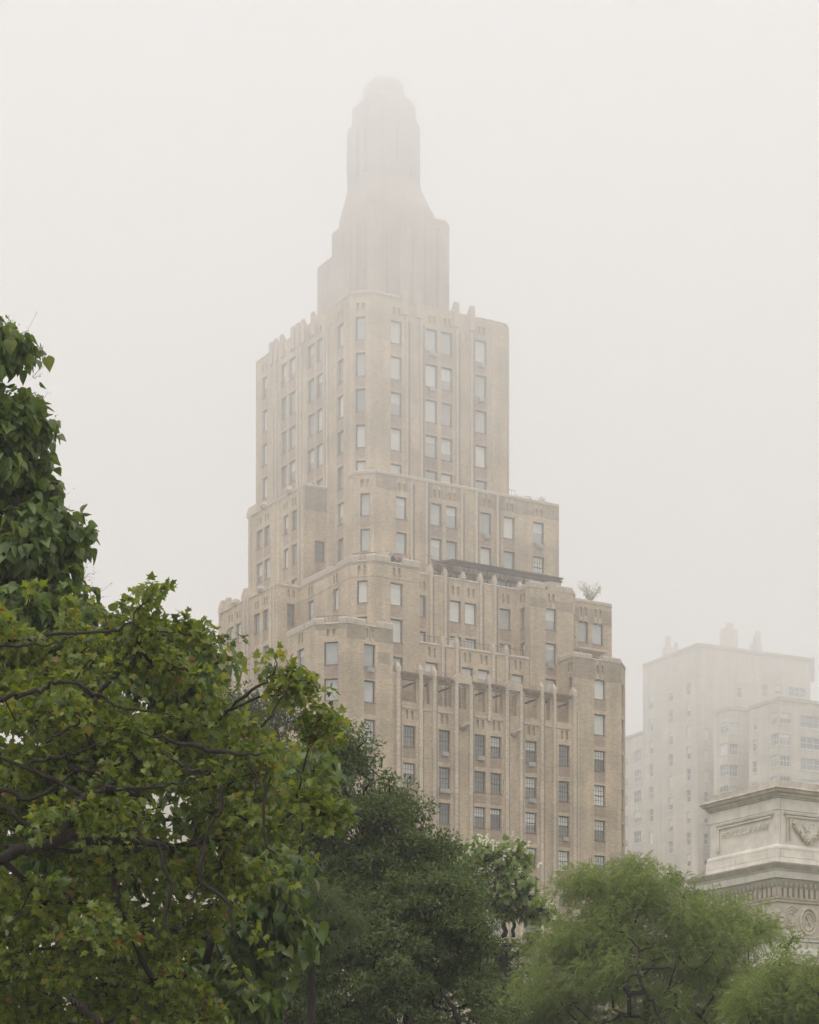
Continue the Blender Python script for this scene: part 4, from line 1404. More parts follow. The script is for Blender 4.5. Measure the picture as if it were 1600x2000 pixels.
def poly_inside(P, poly):
    x, y = P[:, 0], P[:, 1]
    ins = np.zeros(len(P), bool)
    n = len(poly)
    for i in range(n):
        x0, y0 = poly[i]; x1, y1 = poly[(i + 1) % n]
        c = ((y0 > y) != (y1 > y))
        xi = (x1 - x0) * (y - y0) / (y1 - y0 + 1e-12) + x0
        ins ^= c & (x < xi)
    return ins
def poly_dist(P, poly):
    d = np.full(len(P), 1e9)
    n = len(poly)
    for i in range(n):
        a = np.array(poly[i], float); b = np.array(poly[(i + 1) % n], float)
        ab = b - a
        t = np.clip(((P - a) @ ab) / (ab @ ab + 1e-9), 0, 1)
        d = np.minimum(d, np.linalg.norm(P - (a + t[:, None] * ab), axis=1))
    return d
def crown_points(rng, poly, Y0, n, dmax, rim, kd=1.0, bough=0.0):
    """n points in a rounded body whose outline, from the square, is poly (photo pixels); rim: keep this far (px) inside"""
    lo, hi = np.min(poly, 0), np.max(poly, 0)
    out = np.zeros((0, 3))
    q = rng.uniform(lo, hi, (800, 2))
    rim = min(rim, .55 * float(np.max(poly_dist(q[poly_inside(q, poly)], poly))))
    while len(out) < n:
        q = rng.uniform(lo, hi, (n * 3, 2))
        q = q[poly_inside(q, poly)]
        d = poly_dist(q, poly)
        q, d = q[d > rim], d[d > rim]
        half = np.minimum(dmax, kd * d * Y0 / F + .15)
        Y = Y0 + rng.uniform(-1, 1, len(q)) * half
        out = np.vstack([out, np.stack([(q[:, 0] - CX) / F * Y, Y, EYE + (HY - q[:, 1]) / F * Y], 1)])
    return out[:n]
def boughs(rng, centres, per, R, flat=.72):
    """tips over the upper shell of each bough"""
    c = np.repeat(centres, per, 0)
    d = rng.normal(size=c.shape)
    d[:, 2] = np.abs(d[:, 2]) * 1.0 - .35
    d /= np.linalg.norm(d, axis=1, keepdims=True)
    r = R * np.repeat(rng.uniform(.45, 1.35, (len(centres), 1)), per, 0) * rng.uniform(.7, 1, (len(c), 1))
    o = d * r
    o[:, 2] *= flat
    return c + o

def skeleton(rng, nodes, par, tips, jit=.12, sag=.0, step=1.0):
    """joins each tip to the nearest grown node, nearest first; returns positions, parents and how much each node carries"""
    pos = [np.array(p, float) for p in nodes]
    par = list(par)
    root_ = pos[-1] if len(pos) else None
    order = np.argsort(np.linalg.norm(tips - np.array(nodes).mean(0), axis=1))
    tip_id = {}
    cap_ = len(pos) + len(tips) * 6
    arr = np.zeros((cap_, 3)); arr[:len(pos)] = pos
    n = len(pos)
    for k in order:
        t = tips[k]
        d = np.linalg.norm(arr[:n] - t, axis=1) + np.maximum(0, arr[:n, 2] - t[2]) * .5
        j = int(np.argmin(d))
        L_n = np.linalg.norm(t - arr[j])
        m = int(min(4, max(1, round(L_n / step))))
        prev = j
        for i in range(1, m + 1):
            f = i / m
            p = arr[j] * (1 - f) + t * f
            if i < m:
                p = p + rng.normal(size=3) * jit * L_n * .5
                p[2] += sag * L_n * math.sin(math.pi * f)
            arr[n] = p
            par.append(prev)
            prev = n
            n += 1
            if n >= cap_ - 1:
                break
        tip_id[int(k)] = prev
        if n >= cap_ - 6:
            arr = np.vstack([arr, np.zeros_like(arr)]); cap_ = len(arr)
    pos = arr[:n]
    w_ = np.zeros(n)
    for i in tip_id.values():
        w_[i] += 1
    for i in range(n - 1, -1, -1):
        if par[i] >= 0:
            w_[par[i]] += w_[i]
    return pos, par, w_, tip_id

class Tree:
    def __init__(s, name, label, cat, base, seed, bark='bark', group=None):
        s.rng = np.random.RandomState(seed)
        s.root = empty(name, (base[0], base[1], 0), label, cat, group)
        s.bark = bark
        s.nodes, s.par = [], []
        s.tips = []
    def limb(s, pts, radii, name='branch', grow=True, n=7):
        """a drawn limb: becomes a part of its own and a place where twigs may start"""
        pts = [np.array(p, float) for p in pts]
        fine, fr = [], []
        for i in range(len(pts) - 1):
            p0, p1, p2, p3 = pts[max(i - 1, 0)], pts[i], pts[i + 1], pts[min(i + 2, len(pts) - 1)]
            for k in range(4):
                t = k / 4
                q = .5 * (2 * p1 + (p2 - p0) * t + (2 * p0 - 5 * p1 + 4 * p2 - p3) * t * t + (3 * p1 - p0 - 3 * p2 + p3) * t ** 3)
                if i + k:
                    q = q + s.rng.normal(size=3) * (.010 + .22 * (radii[i] * (1 - t) + radii[i + 1] * t)) * (1 if radii[i] < .15 else .4)
                fine.append(q); fr.append((radii[i] * (1 - t) + radii[i + 1] * t) * s.rng.uniform(.93, 1.07))
        fine.append(pts[-1]); fr.append(radii[-1])
        mb = MB(); mb.tube([tuple(p) for p in fine], fr, n)
        mb.build(name, M[s.bark], s.root, smooth=True)
        if grow:
            i0 = len(s.nodes)
            near = -1
            for k, p in enumerate(fine):
                s.nodes.append(p); s.par.append(near if k == 0 else i0 + k - 1)
        return s
    def grow(s, tips, r0=.012, pw=.46, rmax=.2, rmin_draw=0.0, step=1.0, sag=.05, limb_r=.035):
        pos, par, wgt, tid = skeleton(s.rng, s.nodes, s.par, tips, sag=sag, step=step)
        n0 = len(s.nodes)
        big, tw = MB(), MB()
        for i in range(n0, len(pos)):
            j = par[i]
            r1 = min(rmax, r0 * wgt[i] ** pw)
            rj = min(rmax, r0 * wgt[j] ** pw) if j >= n0 else r1 * 1.1
            if r1 < rmin_draw:
                continue
            (big if r1 > limb_r else tw).tube([tuple(pos[j]), tuple(pos[i])], [min(rj, r1 * 1.6), r1], 6 if r1 > limb_r else 4)
        for b, nm in ((big, 'limbs'), (tw, 'twigs')):
            if b.f:
                o = b.build(nm, M[s.bark], s.root, smooth=True)
                o['kind'] = 'stuff'
        s.tw_dir = {k: pos[v] - pos[par[v]] for k, v in tid.items()}
        return s
    def spray(s, tips, rc, per, droop, spread, size, flat=.7, out=.6):
        """leaves round each tip: position, axis"""
        rng = s.rng
        n = len(tips) * per
        c = np.repeat(tips, per, 0)
        d = rng.normal(size=(n, 3))
        d /= np.linalg.norm(d, axis=1, keepdims=True)
        r = rc * rng.uniform(.25, 1, (n, 1)) ** .6 * np.repeat(rng.uniform(.75, 1.25, (len(tips), 1)), per, 0)
        off = d * r
        off[:, 2] *= flat
        ax = d * out + rng.normal(size=(n, 3)) * spread
        ax[:, 2] -= droop
        sz = rng.uniform(size[0], size[1], n)
        return c + off, ax, sz
    def leaves(s, P, ax, sz, kind, m, singles=0, roll=.5, name='crown'):
        R3 = frames(ax, s.rng, roll=roll)
        take = np.zeros(len(P), bool)
        if singles:
            px = CX + P[:, 0] / P[:, 1] * F; py = HY - (P[:, 2] - EYE) / P[:, 1] * F
            vis = (px > 5) & (px < 1595) & (py > 5) & (py < 1995)
            cell = {}                                    # the front leaf of each small patch of the crown, largest first
            for i in np.argsort(P[:, 1] / sz):
                if vis[i]:
                    key = (int(px[i] // 16), int(py[i] // 16))
                    if key not in cell:
                        cell[key] = i
            pick = sorted(cell.values(), key=lambda i: P[i, 1] / sz[i])[:singles]
            take[pick] = True
            me = leaf_object_mesh(kind, m)
            for i in pick:
                o = bpy.data.objects.new('leaf', me)
                Mx = Matrix([list(R3[i][r] * sz[i]) + [P[i][r] - s.root.location[r]] for r in range(3)] + [[0, 0, 0, 1]])
                link(o, s.root)
                o.matrix_local = Mx
        big_mesh(name, kind, P[~take], R3[~take], sz[~take], m, s.root, kind == 'heart')
        return s

M['leaf_catalpa'] = leaf_mat('catalpa_leaf', [(0, (.055, .095, .022)), (.3, (.085, .140, .030)), (.6, (.115, .180, .038)), (.85, (.155, .22, .055)), (.96, (.20, .24, .07))], .36, .42)
M['leaf_plane'] = leaf_mat('plane_leaf', [(0, (.055, .095, .013)), (.3, (.110, .165, .022)), (.6, (.165, .222, .031)), (.88, (.24, .275, .048)), (.975, (.27, .26, .04)), (.99, (.22, .09, .03))], .38, .42, tv=1.7)
M['leaf_oak'] = leaf_mat('dark_leaf', [(0, (.048, .088, .024)), (.5, (.088, .138, .038)), (.85, (.135, .178, .055)), (1, (.19, .215, .08))], .38, .42)
M['leaf_far'] = leaf_mat('olive_leaf', [(0, (.05, .07, .03)), (.5, (.08, .10, .04)), (1, (.13, .14, .07))], .45, .3)
M['leaf_ash'] = leaf_mat('ash_leaf', [(0, (.060, .095, .035)), (.5, (.090, .130, .046)), (1, (.13, .17, .065))], .45, .42)
M['leaf_bloom'] = leaf_mat('bright_leaf', [(0, (.11, .175, .045)), (.5, (.175, .25, .068)), (1, (.26, .32, .11))], .40, .45, tv=1.6)
M['leaf_locust'] = leaf_mat('feathery_leaf', [(0, (.135, .190, .058)), (.5, (.185, .245, .075)), (.85, (.225, .285, .095)), (1, (.27, .31, .12))], .45, .52, tv=1.8)
M['flower'] = leaf_mat('cream_flower', [(0, (.68, .63, .50)), (.5, (.80, .77, .66)), (1, (.76, .68, .56))], .6, .35)
M['pod'] = mat('seed_pod', (.13, .12, .05), .6, .3, 5)
M['fruit'] = mat('seed_ball', (.10, .07, .035), .9, .3, 8)
M['dry'] = mat('dry_flower_stalk', (.30, .24, .17), .9, .2, 8)
M['leaf_red'] = leaf_mat('red_leaf', [(0, (.12, .045, .04)), (1, (.2, .09, .07))], .5, .2)
M['leaf_pale'] = leaf_mat('pale_leaf', [(0, (.28, .29, .15)), (1, (.42, .41, .25))], .5, .4)

def pix(lst, Y):
    return [at(p[0], p[1], Y + (p[2] if len(p) > 2 else 0)) for p in lst]

# ---- catalpa at the left
T = Tree('catalpa_tree', 'tall catalpa with big drooping heart-shaped leaves rising at the left edge', 'tree', (-9.5, 35), 21)
T.limb([(-9.5, 35, -.2), (-9.4, 35, 2), (-8.9, 34.8, 4.5), (-8.2, 34.6, 7.5), (-7.6, 34.5, 10.5), (-7.2, 34.4, 13.0)], [.42, .34, .30, .24, .16, .08], 'trunk')
T.limb(pix([(-150, 1700), (0, 1776), (60, 1790), (130, 1812), (260, 1800), (420, 1830), (520, 1800)], 32.5), [.2, .16, .14, .12, .08, .05, .03])
T.limb(pix([(-150, 1880), (0, 1922), (60, 1936), (95, 1970), (140, 2010)], 32), [.18, .15, .14, .14, .13])
T.limb(pix([(-100, 1500), (40, 1380), (180, 1300), (330, 1260), (420, 1270)], 33.5), [.15, .11, .08, .05, .03])
T.limb(pix([(-80, 1250), (10, 1150), (70, 1080), (120, 1040)], 34), [.12, .08, .05, .03])
T.limb(pix([(-110, 1000), (-20, 900), (40, 830), (70, 800)], 34), [.09, .06, .04, .02])
CAT = [([(-160, 640), (-60, 590), (0, 622), (45, 640), (80, 690), (80, 735), (40, 745), (0, 765), (-160, 800)], 34, 54, 1.6, 20),
       ([(-160, 760), (20, 760), (70, 785), (95, 815), (100, 850), (60, 880), (105, 925), (115, 965), (90, 995), (-160, 1010)], 34, 72, 1.8, 16),
       ([(-160, 990), (60, 975), (130, 990), (165, 1025), (178, 1080), (170, 1110), (195, 1160), (205, 1210), (200, 1260), (60, 1320), (-160, 1330)], 33.6, 125, 2.0, 16),
       ([(240, 1225), (330, 1205), (400, 1235), (455, 1255), (455, 1315), (420, 1345), (430, 1400), (395, 1425), (340, 1380), (230, 1350)], 33, 34, 1.2, 16),
       ([(580, 1480), (610, 1470), (632, 1490), (625, 1520), (590, 1525)], 29.5, 4, .2, 6),
       ([(490, 1665), (550, 1650), (600, 1685), (598, 1760), (612, 1840), (590, 1870), (560, 1935), (510, 2040), (430, 2040), (440, 1900), (480, 1790)], 30.5, 46, 1.2, 16),
       ([(-40, 1790), (140, 1705), (300, 1765), (330, 1850), (450, 1890), (480, 2060), (-40, 2060)], 30.8, 80, 1.6, 14),
       ([(-120, 1330), (200, 1300), (420, 1380), (560, 1500), (560, 1700), (300, 1760), (-120, 1780)], 33, 170, 1.4, 20), ([(-150, 1150), (150, 1190), (330, 1240), (420, 1330), (-150, 1380)], 33.5, 70, 1.2, 20), ([(250, 1760), (560, 1740), (560, 2060), (180, 2060)], 33.5, 80, 1.0, 20)]
tips = np.vstack([boughs(T.rng, crown_points(T.rng, p, Y, n // 3, d, rim + (12, 12, 14)[k]), 5, .28, .9) if k < 3 else crown_points(T.rng, p, Y, n, d, rim) for k, (p, Y, n, d, rim) in enumerate(CAT)])
T.grow(tips, .011, .45, .12, step=.5)
P, ax, sz = T.spray(tips, .33, 21, 1.0, .45, (.13, .24), .85, .75)
T.leaves(P, ax, sz, 'heart', 'leaf_catalpa', 300, roll=.35)
pods = MB()
for p in tips[T.rng.choice(len(tips), 70)]:
    q = p + T.rng.normal(size=3) * .2
    l = T.rng.uniform(.25, .4)
    pods.tube([tuple(q), tuple(q + np.array([.02, 0, -l * .5])), tuple(q + np.array([.05, .01, -l]))], [.006, .008, .004], 4)
o = pods.build('seed_pods', M['pod'], T.root); o['kind'] = 'stuff'
dry = MB()
px_ = CX + tips[:, 0] / tips[:, 1] * F
for (x, y) in ((12, 628), (40, 640), (62, 655), (80, 690), (88, 715), (85, 790), (108, 830), (112, 900), (128, 960), (155, 1010), (172, 1050), (185, 1110), (200, 1150), (20, 636), (75, 780)):
    b0 = np.array(at(x - 24, y + 22, 34))
    for k in range(6):
        d = T.rng.normal(size=3) * .09 + np.array([.13, 0, .17])
        dry.tube([tuple(b0), tuple(b0 + d * .6), tuple(b0 + d + T.rng.normal(size=3) * .03)], [.003, .0025, .002], 3)
        dry.sphere(tuple(b0 + d), .008)
o = dry.build('flower_stalks', M['dry'], T.root); o['kind'] = 'stuff'

# ---- plane tree in front
T = Tree('plane_tree', 'spreading plane tree with yellow-green lobed leaves and dark bare limbs at the lower left', 'tree', (-7.5, 28), 5, 'bark_plane')
T.limb([(-7.5, 28, -.2), (-7.4, 28, 2), (-7.2, 28, 4.2), (-7.0, 28, 6.0), (-6.6, 28, 7.6), (-6.0, 27.8, 9.2)], [.40, .34, .31, .26, .2, .1], 'trunk')
def L(p, r, Y=26.0):
    T.limb(pix(p, Y), r, n=8)
L([(-330, 1760, 1.3), (-150, 1710, .6), (0, 1674), (47, 1660), (119, 1638), (203, 1640), (288, 1645), (330, 1660, .3)], [.12, .09, .07, .068, .066, .06, .05, .02])
L([(122, 1636), (134, 1597), (150, 1568), (162, 1552)], [.052, .05, .05, .045])
L([(162, 1553), (119, 1527), (62, 1504), (0, 1480), (-80, 1470)], [.035, .028, .022, .018, .01])
L([(162, 1553), (190, 1545), (219, 1540), (306, 1537), (360, 1530)], [.03, .024, .022, .016, .008])
L([(-120, 1555), (0, 1573), (47, 1607), (94, 1635)], [.02, .024, .026, .03])
L([(-100, 1530), (0, 1541), (56, 1560), (109, 1538), (150, 1500)], [.035, .028, .026, .018, .008])
L([(-200, 1400), (6, 1363), (40, 1360), (81, 1348), (103, 1335), (131, 1333), (172, 1347), (212, 1369), (237, 1381), (297, 1391), (340, 1400)], [.04, .03, .028, .026, .022, .02, .018, .015, .012, .01, .006])
L([(-120, 1280), (19, 1260), (62, 1262), (106, 1257), (150, 1240)], [.026, .018, .014, .01, .006])
L([(60, 1490), (97, 1482), (147, 1470), (200, 1450)], [.02, .02, .014, .008])
L([(90, 1450), (122, 1428), (153, 1412), (153, 1393)], [.016, .016, .013, .008])
L([(300, 1440, .3), (378, 1456), (419, 1463), (472, 1476), (520, 1470)], [.014, .03, .026, .018, .008])
L([(330, 1475, .2), (352, 1493), (375, 1504), (422, 1510)], [.012, .02, .02, .01])
L([(434, 1534), (431, 1587), (412, 1607), (397, 1654), (400, 1690)], [.026, .024, .02, .016, .01])
L([(519, 1500), (519, 1560), (519, 1640), (544, 1673)], [.016, .018, .016, .008])
L([(489, 1494), (500, 1522), (497, 1556)], [.018, .014, .008])
L([(400, 1650), (394, 1720), (444, 1768), (460, 1836)], [.026, .026, .02, .012])
L([(394, 1716), (380, 1750), (360, 1776)], [.018, .014, .008])
L([(300, 1645), (312, 1657), (332, 1729), (316, 1808), (304, 1840)], [.03, .026, .026, .022, .012])
L([(136, 1948), (145, 1960), (172, 1972), (196, 2005)], [.02, .034, .04, .045])
L([(273, 1655), (271, 1610), (262, 1585)], [.022, .018, .008])
L([(556, 2010), (560, 1985), (566, 1956)], [.028, .026, .02])
L([(440, 1390, .5), (490, 1350), (525, 1325), (540, 1300), (538, 1278)], [.02, .016, .012, .008, .004])
L([(510, 1420), (545, 1370), (570, 1335), (600, 1328)], [.016, .013, .008, .004])
L([(90, 1240, .5), (230, 1230), (270, 1190), (300, 1160)], [.02, .016, .01, .005])
SYC = [([(-150, 1130), (40, 1165), (130, 1200), (205, 1215), (240, 1215), (345, 1230), (400, 1260), (425, 1320), (450, 1395), (500, 1395), (530, 1350), (560, 1340), (600, 1350), (630, 1395), (640, 1430), (600, 1460), (590, 1510), (600, 1560), (590, 1650), (540, 1690), (520, 1760), (480, 1840), (460, 1900), (430, 2060), (-150, 2060)], 27.6, 640, 2.6, 10),
       ([(228, 1215), (262, 1175), (285, 1150), (318, 1150), (325, 1175), (300, 1200), (330, 1225), (330, 1250), (230, 1250)], 27.0, 7, .3, 8),
       ([(340, 1240), (385, 1220), (405, 1235), (400, 1260)], 27.0, 3, .3, 4),
       ([(530, 1345), (525, 1300), (545, 1275), (550, 1310), (590, 1310), (610, 1345), (590, 1370), (540, 1370)], 26.8, 8, .3, 6),
       ([(590, 1520), (630, 1550), (670, 1590), (660, 1610), (600, 1600), (560, 1560)], 26.8, 12, .4, 5),
       ([(610, 1380), (650, 1405), (660, 1425), (640, 1440), (600, 1440)], 26.8, 6, .3, 5)]
p, Y, n, d, rim = SYC[0]
tips = np.vstack([boughs(T.rng, crown_points(T.rng, p, Y, n // 5, d, 38), 5, .5, .8)] + [crown_points(T.rng, p, Y, n, d, rim) for p, Y, n, d, rim in SYC[1:]])
T.grow(tips, .0055, .47, .05, step=.35, sag=-.02, limb_r=.02)
P, ax, sz = T.spray(tips, .24, 42, .55, .6, (.055, .118), .8, .7)
SPR = [(250, 1180, 14, -28), (285, 1165, 10, -22), (315, 1160, 14, -18), (345, 1225, 18, -16), (395, 1240, 22, -14), (425, 1262, 46, -14), (440, 1290, 32, 6), (530, 1330, 14, -58), (575, 1335, 26, -20),
       (615, 1360, 26, -8), (630, 1390, 34, 12), (635, 1420, 26, 26), (610, 1470, 24, 34), (595, 1530, 52, 14), (620, 1560, 54, 34), (590, 1600, 44, 22), (590, 1640, 20, 34), (545, 1690, 24, 40), (500, 1820, 20, 44), (470, 1900, 26, 36), (205, 1215, -10, -24), (130, 1195, 4, -26), (60, 1165, 8, -22)]
sp = []
tw = MB()
for x, y, dx, dy in SPR:
    yy = 26.6 + T.rng.uniform(-.4, .4)
    q = [np.array(at(x - dx * .8 + dx * 1.8 * u, y - dy * .8 + dy * 1.8 * u - 8 * math.sin(3 * u), yy)) for u in (0, .35, .65, 1)]
    tw.tube([tuple(v) for v in q], [.008, .006, .004, .002], 4)
    sp += q[1:]
tw.build('sprigs', M['bark_plane'], T.root)['kind'] = 'stuff'
P2, ax2, sz2 = T.spray(np.array(sp), .10, 7, .5, .6, (.06, .12), .8, .8)
P, ax, sz = np.vstack([P, P2]), np.vstack([ax, ax2]), np.concatenate([sz, sz2])
T.leaves(P, ax, sz, 'lobed', 'leaf_plane', 300, roll=.8)
k = T.rng.choice(len(tips), 90)
Pf = tips[k] + T.rng.normal(size=(90, 3)) * .15 - np.array([0, 0, .1])
big_mesh('seed_balls', 'berry', Pf, np.repeat(np.eye(3)[None], 90, 0), T.rng.uniform(.03, .045, 90), 'fruit', T.root, True)

# ---- trees further back
def back_tree(name, label, base, trunk, polys, seed, kind, m, rc, per, size, droop, spread=.5, flat=.7, out=.6, r0=.02, limbs=(), flowers=0, step=1.4, rmin=.0, roll=.6, bark='bark', cat='tree', group=None, tr=.3, R=0.0, nb=6, bflat=.72, rimk=1.0):
    T = Tree(name, label, cat, base, seed, bark, group)
    T.limb(trunk, list(np.linspace(tr, tr * .35, len(trunk))), 'trunk')
    for p, r, Y in limbs:
        T.limb(pix(p, Y), r)
    got = []
    for p, Y, n, d, rim in polys:
        k = rimk * (.30 * rc + .38 * R) * F / Y
        if R and n > 40:
            got.append(boughs(T.rng, crown_points(T.rng, p, Y, max(3, n // nb), d, k), nb, R, bflat))
        else:
            got.append(crown_points(T.rng, p, Y, n, d, .3 * rc * F / Y))
    tips = np.vstack(got)
    T.grow(tips, r0, .45, min(.055, tr * .6), step=step, limb_r=.05, rmin_draw=rmin)
    P, ax, sz = T.spray(tips, rc, per, droop, spread, size, flat, out)
    T.leaves(P, ax, sz, kind, m, roll=roll)
    if flowers:
        q = tips[T.rng.choice(len(tips), flowers)]
        Pf = q + T.rng.normal(size=q.shape) * rc * .5 + np.array([0, -.6 * rc, rc * .1])
        axf = np.tile([0., 0, 1], (flowers, 1)) + T.rng.normal(size=(flowers, 3)) * .25
        big_mesh('flowers', 'flower', Pf, frames(axf, T.rng, up=(0, 1, 0)), T.rng.uniform(.18, .32, flowers), 'flower', T.root)
    return T
def tk(px, Y, top_py, lean=0):
    z = at(px, top_py, Y)
    return [(z.x + lean * .3, Y, -.2), (z.x + lean * .15, Y, z.z * .35), (z.x, Y, z.z * .65), (z.x - lean * .1, Y, z.z * .88)]

back_tree('dark_oak_tree', 'dense dark green tree standing before the foot of the tower', (at(760, 2000, 50).x, 50), tk(760, 50, 1560), [
    ([(570, 1470), (620, 1428), (690, 1440), (720, 1480), (712, 1525), (765, 1545), (805, 1560), (828, 1605), (862, 1585), (890, 1602), (880, 1645), (895, 1675), (920, 1705), (880, 1760), (800, 1800), (700, 1790), (560, 1720), (520, 1640)], 51, 560, 3.6, 14),
    ([(540, 1650), (900, 1640), (925, 1800), (700, 1830), (520, 1800)], 50.5, 210, 3.4, 14),
    ([(800, 1690), (870, 1690), (895, 1745), (935, 1810), (975, 1960), (820, 1960)], 49.5, 170, 2.6, 14),
    ([(480, 1880), (560, 1800), (700, 1760), (850, 1720), (885, 1715), (925, 1785), (955, 1850), (985, 1960), (990, 2070), (440, 2070)], 49, 480, 3.6, 14)],
    31, 'oval', 'leaf_oak', .34, 100, (.075, .13), .15, .6, .6, .75, .012, R=.85, nb=7, rimk=.75, limbs=(
        ([(790, 2000), (800, 1900), (808, 1850), (800, 1800)], [.06, .05, .045, .03], 49.0),
        ([(730, 1690), (760, 1650), (800, 1590)], [.03, .025, .012], 49.2), ([(900, 2000), (880, 1960), (860, 1930)], [.06, .05, .03], 48)), rmin=.012)
back_tree('ash_tree', 'smaller grey-green feathery tree tucked against the dark tree', (at(620, 2000, 45).x, 45), tk(610, 45, 1760), [
    ([(545, 1720), (590, 1690), (640, 1690), (690, 1730), (705, 1790), (680, 1850), (620, 1880), (530, 1900), (500, 1850)], 45, 160, 2.0, 10)],
    33, 'frond', 'leaf_ash', .32, 30, (.16, .25), .35, .5, .6, .7, .012, R=.6, nb=6, rmin=.012, tr=.18)
back_tree('elm_tree', 'hazy olive tree close beside the tower behind the plane tree', (at(520, 2000, 70).x, 70), tk(520, 70, 1420), [
    ([(390, 1340), (440, 1325), (500, 1330), (560, 1350), (600, 1400), (650, 1440), (690, 1500), (660, 1640), (540, 1760), (400, 1700), (330, 1500)], 70, 420, 3.5, 16), ([(380, 1740), (660, 1740), (720, 2070), (340, 2070)], 68, 260, 3, 16)],
    35, 'oval', 'leaf_far', .45, 70, (.09, .15), .3, .6, .65, .7, .014, R=.9, nb=6, rmin=.014)
back_tree('flowering_catalpa', 'bright green catalpa covered in cream blossom before the tower, right of the dark tree', (at(985, 2000, 76).x, 76), tk(985, 76, 1760), [
    ([(920, 1665), (945, 1645), (1000, 1655), (1040, 1700), (1050, 1740), (1085, 1775), (1075, 1805), (1010, 1800), (985, 1790), (900, 1800), (890, 1725), (915, 1705)], 76, 165, 2.6, 12),
    ([(900, 1805), (965, 1835), (1040, 1840), (1070, 1880), (1050, 1980), (900, 1980)], 77, 90, 2.0, 10)],
    41, 'heart', 'leaf_bloom', .36, 20, (.17, .28), .8, .45, .7, .8, .016, R=.55, nb=4, rimk=.3, flowers=620, rmin=.012, limbs=(
        ([(985, 1830), (984, 1800), (972, 1760), (965, 1720)], [.10, .08, .06, .04], 76), ([(986, 1800), (1005, 1775), (1030, 1750)], [.07, .05, .03], 76), ([(1003, 1830), (1003, 1800), (1010, 1770)], [.07, .06, .03], 76.5)))
back_tree('blossoming_catalpa', 'cream-flowered catalpa mostly hidden behind the dark tree', (at(770, 2000, 74).x, 74), tk(800, 74, 1800), [
    ([(690, 1830), (760, 1770), (840, 1680), (890, 1650), (905, 1700), (900, 1800), (920, 1900), (800, 1990), (680, 1960)], 74, 90, 2.4, 12)],
    43, 'heart', 'leaf_bloom', .45, 15, (.17, .27), .8, .45, .7, .8, .016, flowers=600, rmin=.012)
back_tree('honey_locust', 'broad feathery pale green tree with a forked dark trunk, lower right before the arch', (at(1290, 2000, 60).x, 60), tk(1270, 61, 1850, 1.0), [
    ([(970, 2000), (1005, 1890), (1065, 1825), (1105, 1765), (1130, 1715), (1150, 1715), (1200, 1700), (1240, 1695), (1290, 1725), (1335, 1755), (1390, 1755), (1440, 1750), (1495, 1772), (1525, 1805), (1530, 1850), (1500, 1895), (1560, 1930), (1580, 2070), (960, 2070)], 61, 1350, 3.8, 12),
    ([(1100, 1705), (1112, 1680), (1130, 1700), (1135, 1730), (1100, 1730)], 61, 5, .4, 4), ([(1200, 1695), (1225, 1668), (1260, 1670), (1290, 1705), (1260, 1720), (1210, 1720)], 61.5, 14, .6, 5)],
    51, 'frond', 'leaf_locust', .42, 32, (.16, .29), .25, .5, .5, .8, .0042, R=.85, nb=7, bflat=.62, rimk=.4, rmin=.016, limbs=(
        ([(1300, 2010), (1280, 1968), (1256, 1928), (1248, 1904), (1246, 1853), (1225, 1830)], [.06, .05, .045, .04, .035, .015], 58.8), ([(1246, 1855), (1268, 1852), (1280, 1838)], [.035, .03, .012], 58.3), ([(1248, 1904), (1232, 1908), (1216, 1922)], [.04, .035, .02], 58.3), ([(1252, 1894), (1304, 1889), (1312, 1897)], [.035, .03, .012], 58.3),
        ([(1090, 1980), (1110, 1962), (1130, 1958)], [.035, .03, .015], 58)))
back_tree('young_locust', 'light green feathery tree at the bottom right corner', (at(1600, 2000, 55).x, 55), tk(1600, 55, 1930), [
    ([(1440, 1990), (1470, 1905), (1520, 1868), (1560, 1862), (1600, 1880), (1660, 1895), (1700, 2070), (1420, 2070)], 55, 340, 2.4, 10)],
    53, 'frond', 'leaf_locust', .40, 36, (.16, .29), .3, .5, .55, .75, .008, R=.7, nb=6, rimk=.5, rmin=.012, tr=.18)
back_tree('pin_oak', 'dark leafy sprig of a tree poking up between the locust and the arch', (at(1340, 2000, 80).x, 80), tk(1335, 80, 1765), [
    ([(1302, 1735), (1308, 1702), (1322, 1702), (1332, 1718), (1326, 1745)], 80, 9, .4, 5), ([(1325, 1760), (1345, 1735), (1372, 1738), (1375, 1765)], 80, 12, .5, 5), ([(1280, 1760), (1400, 1760), (1440, 1990), (1250, 1990)], 81, 60, 1.5, 10)],
    55, 'oval', 'leaf_oak', .36, 50, (.10, .16), .3, .6, .8, .6, .014, rmin=.01, tr=.16)
back_tree('linden_tree', 'thin pale sprig of leaves beside the arch frieze at the right', (at(1545, 2000, 66).x, 66), tk(1540, 66, 1850), [
    ([(1515, 1850), (1535, 1825), (1565, 1805), (1568, 1830), (1548, 1850), (1540, 1880), (1515, 1890)], 66, 16, .5, 4), ([(1500, 1890), (1550, 1880), (1570, 1990), (1490, 1990)], 66, 30, 1, 6)],
    57, 'oval', 'leaf_bloom', .22, 16, (.09, .15), .3, .6, .8, .6, .012, rmin=.008, tr=.12)

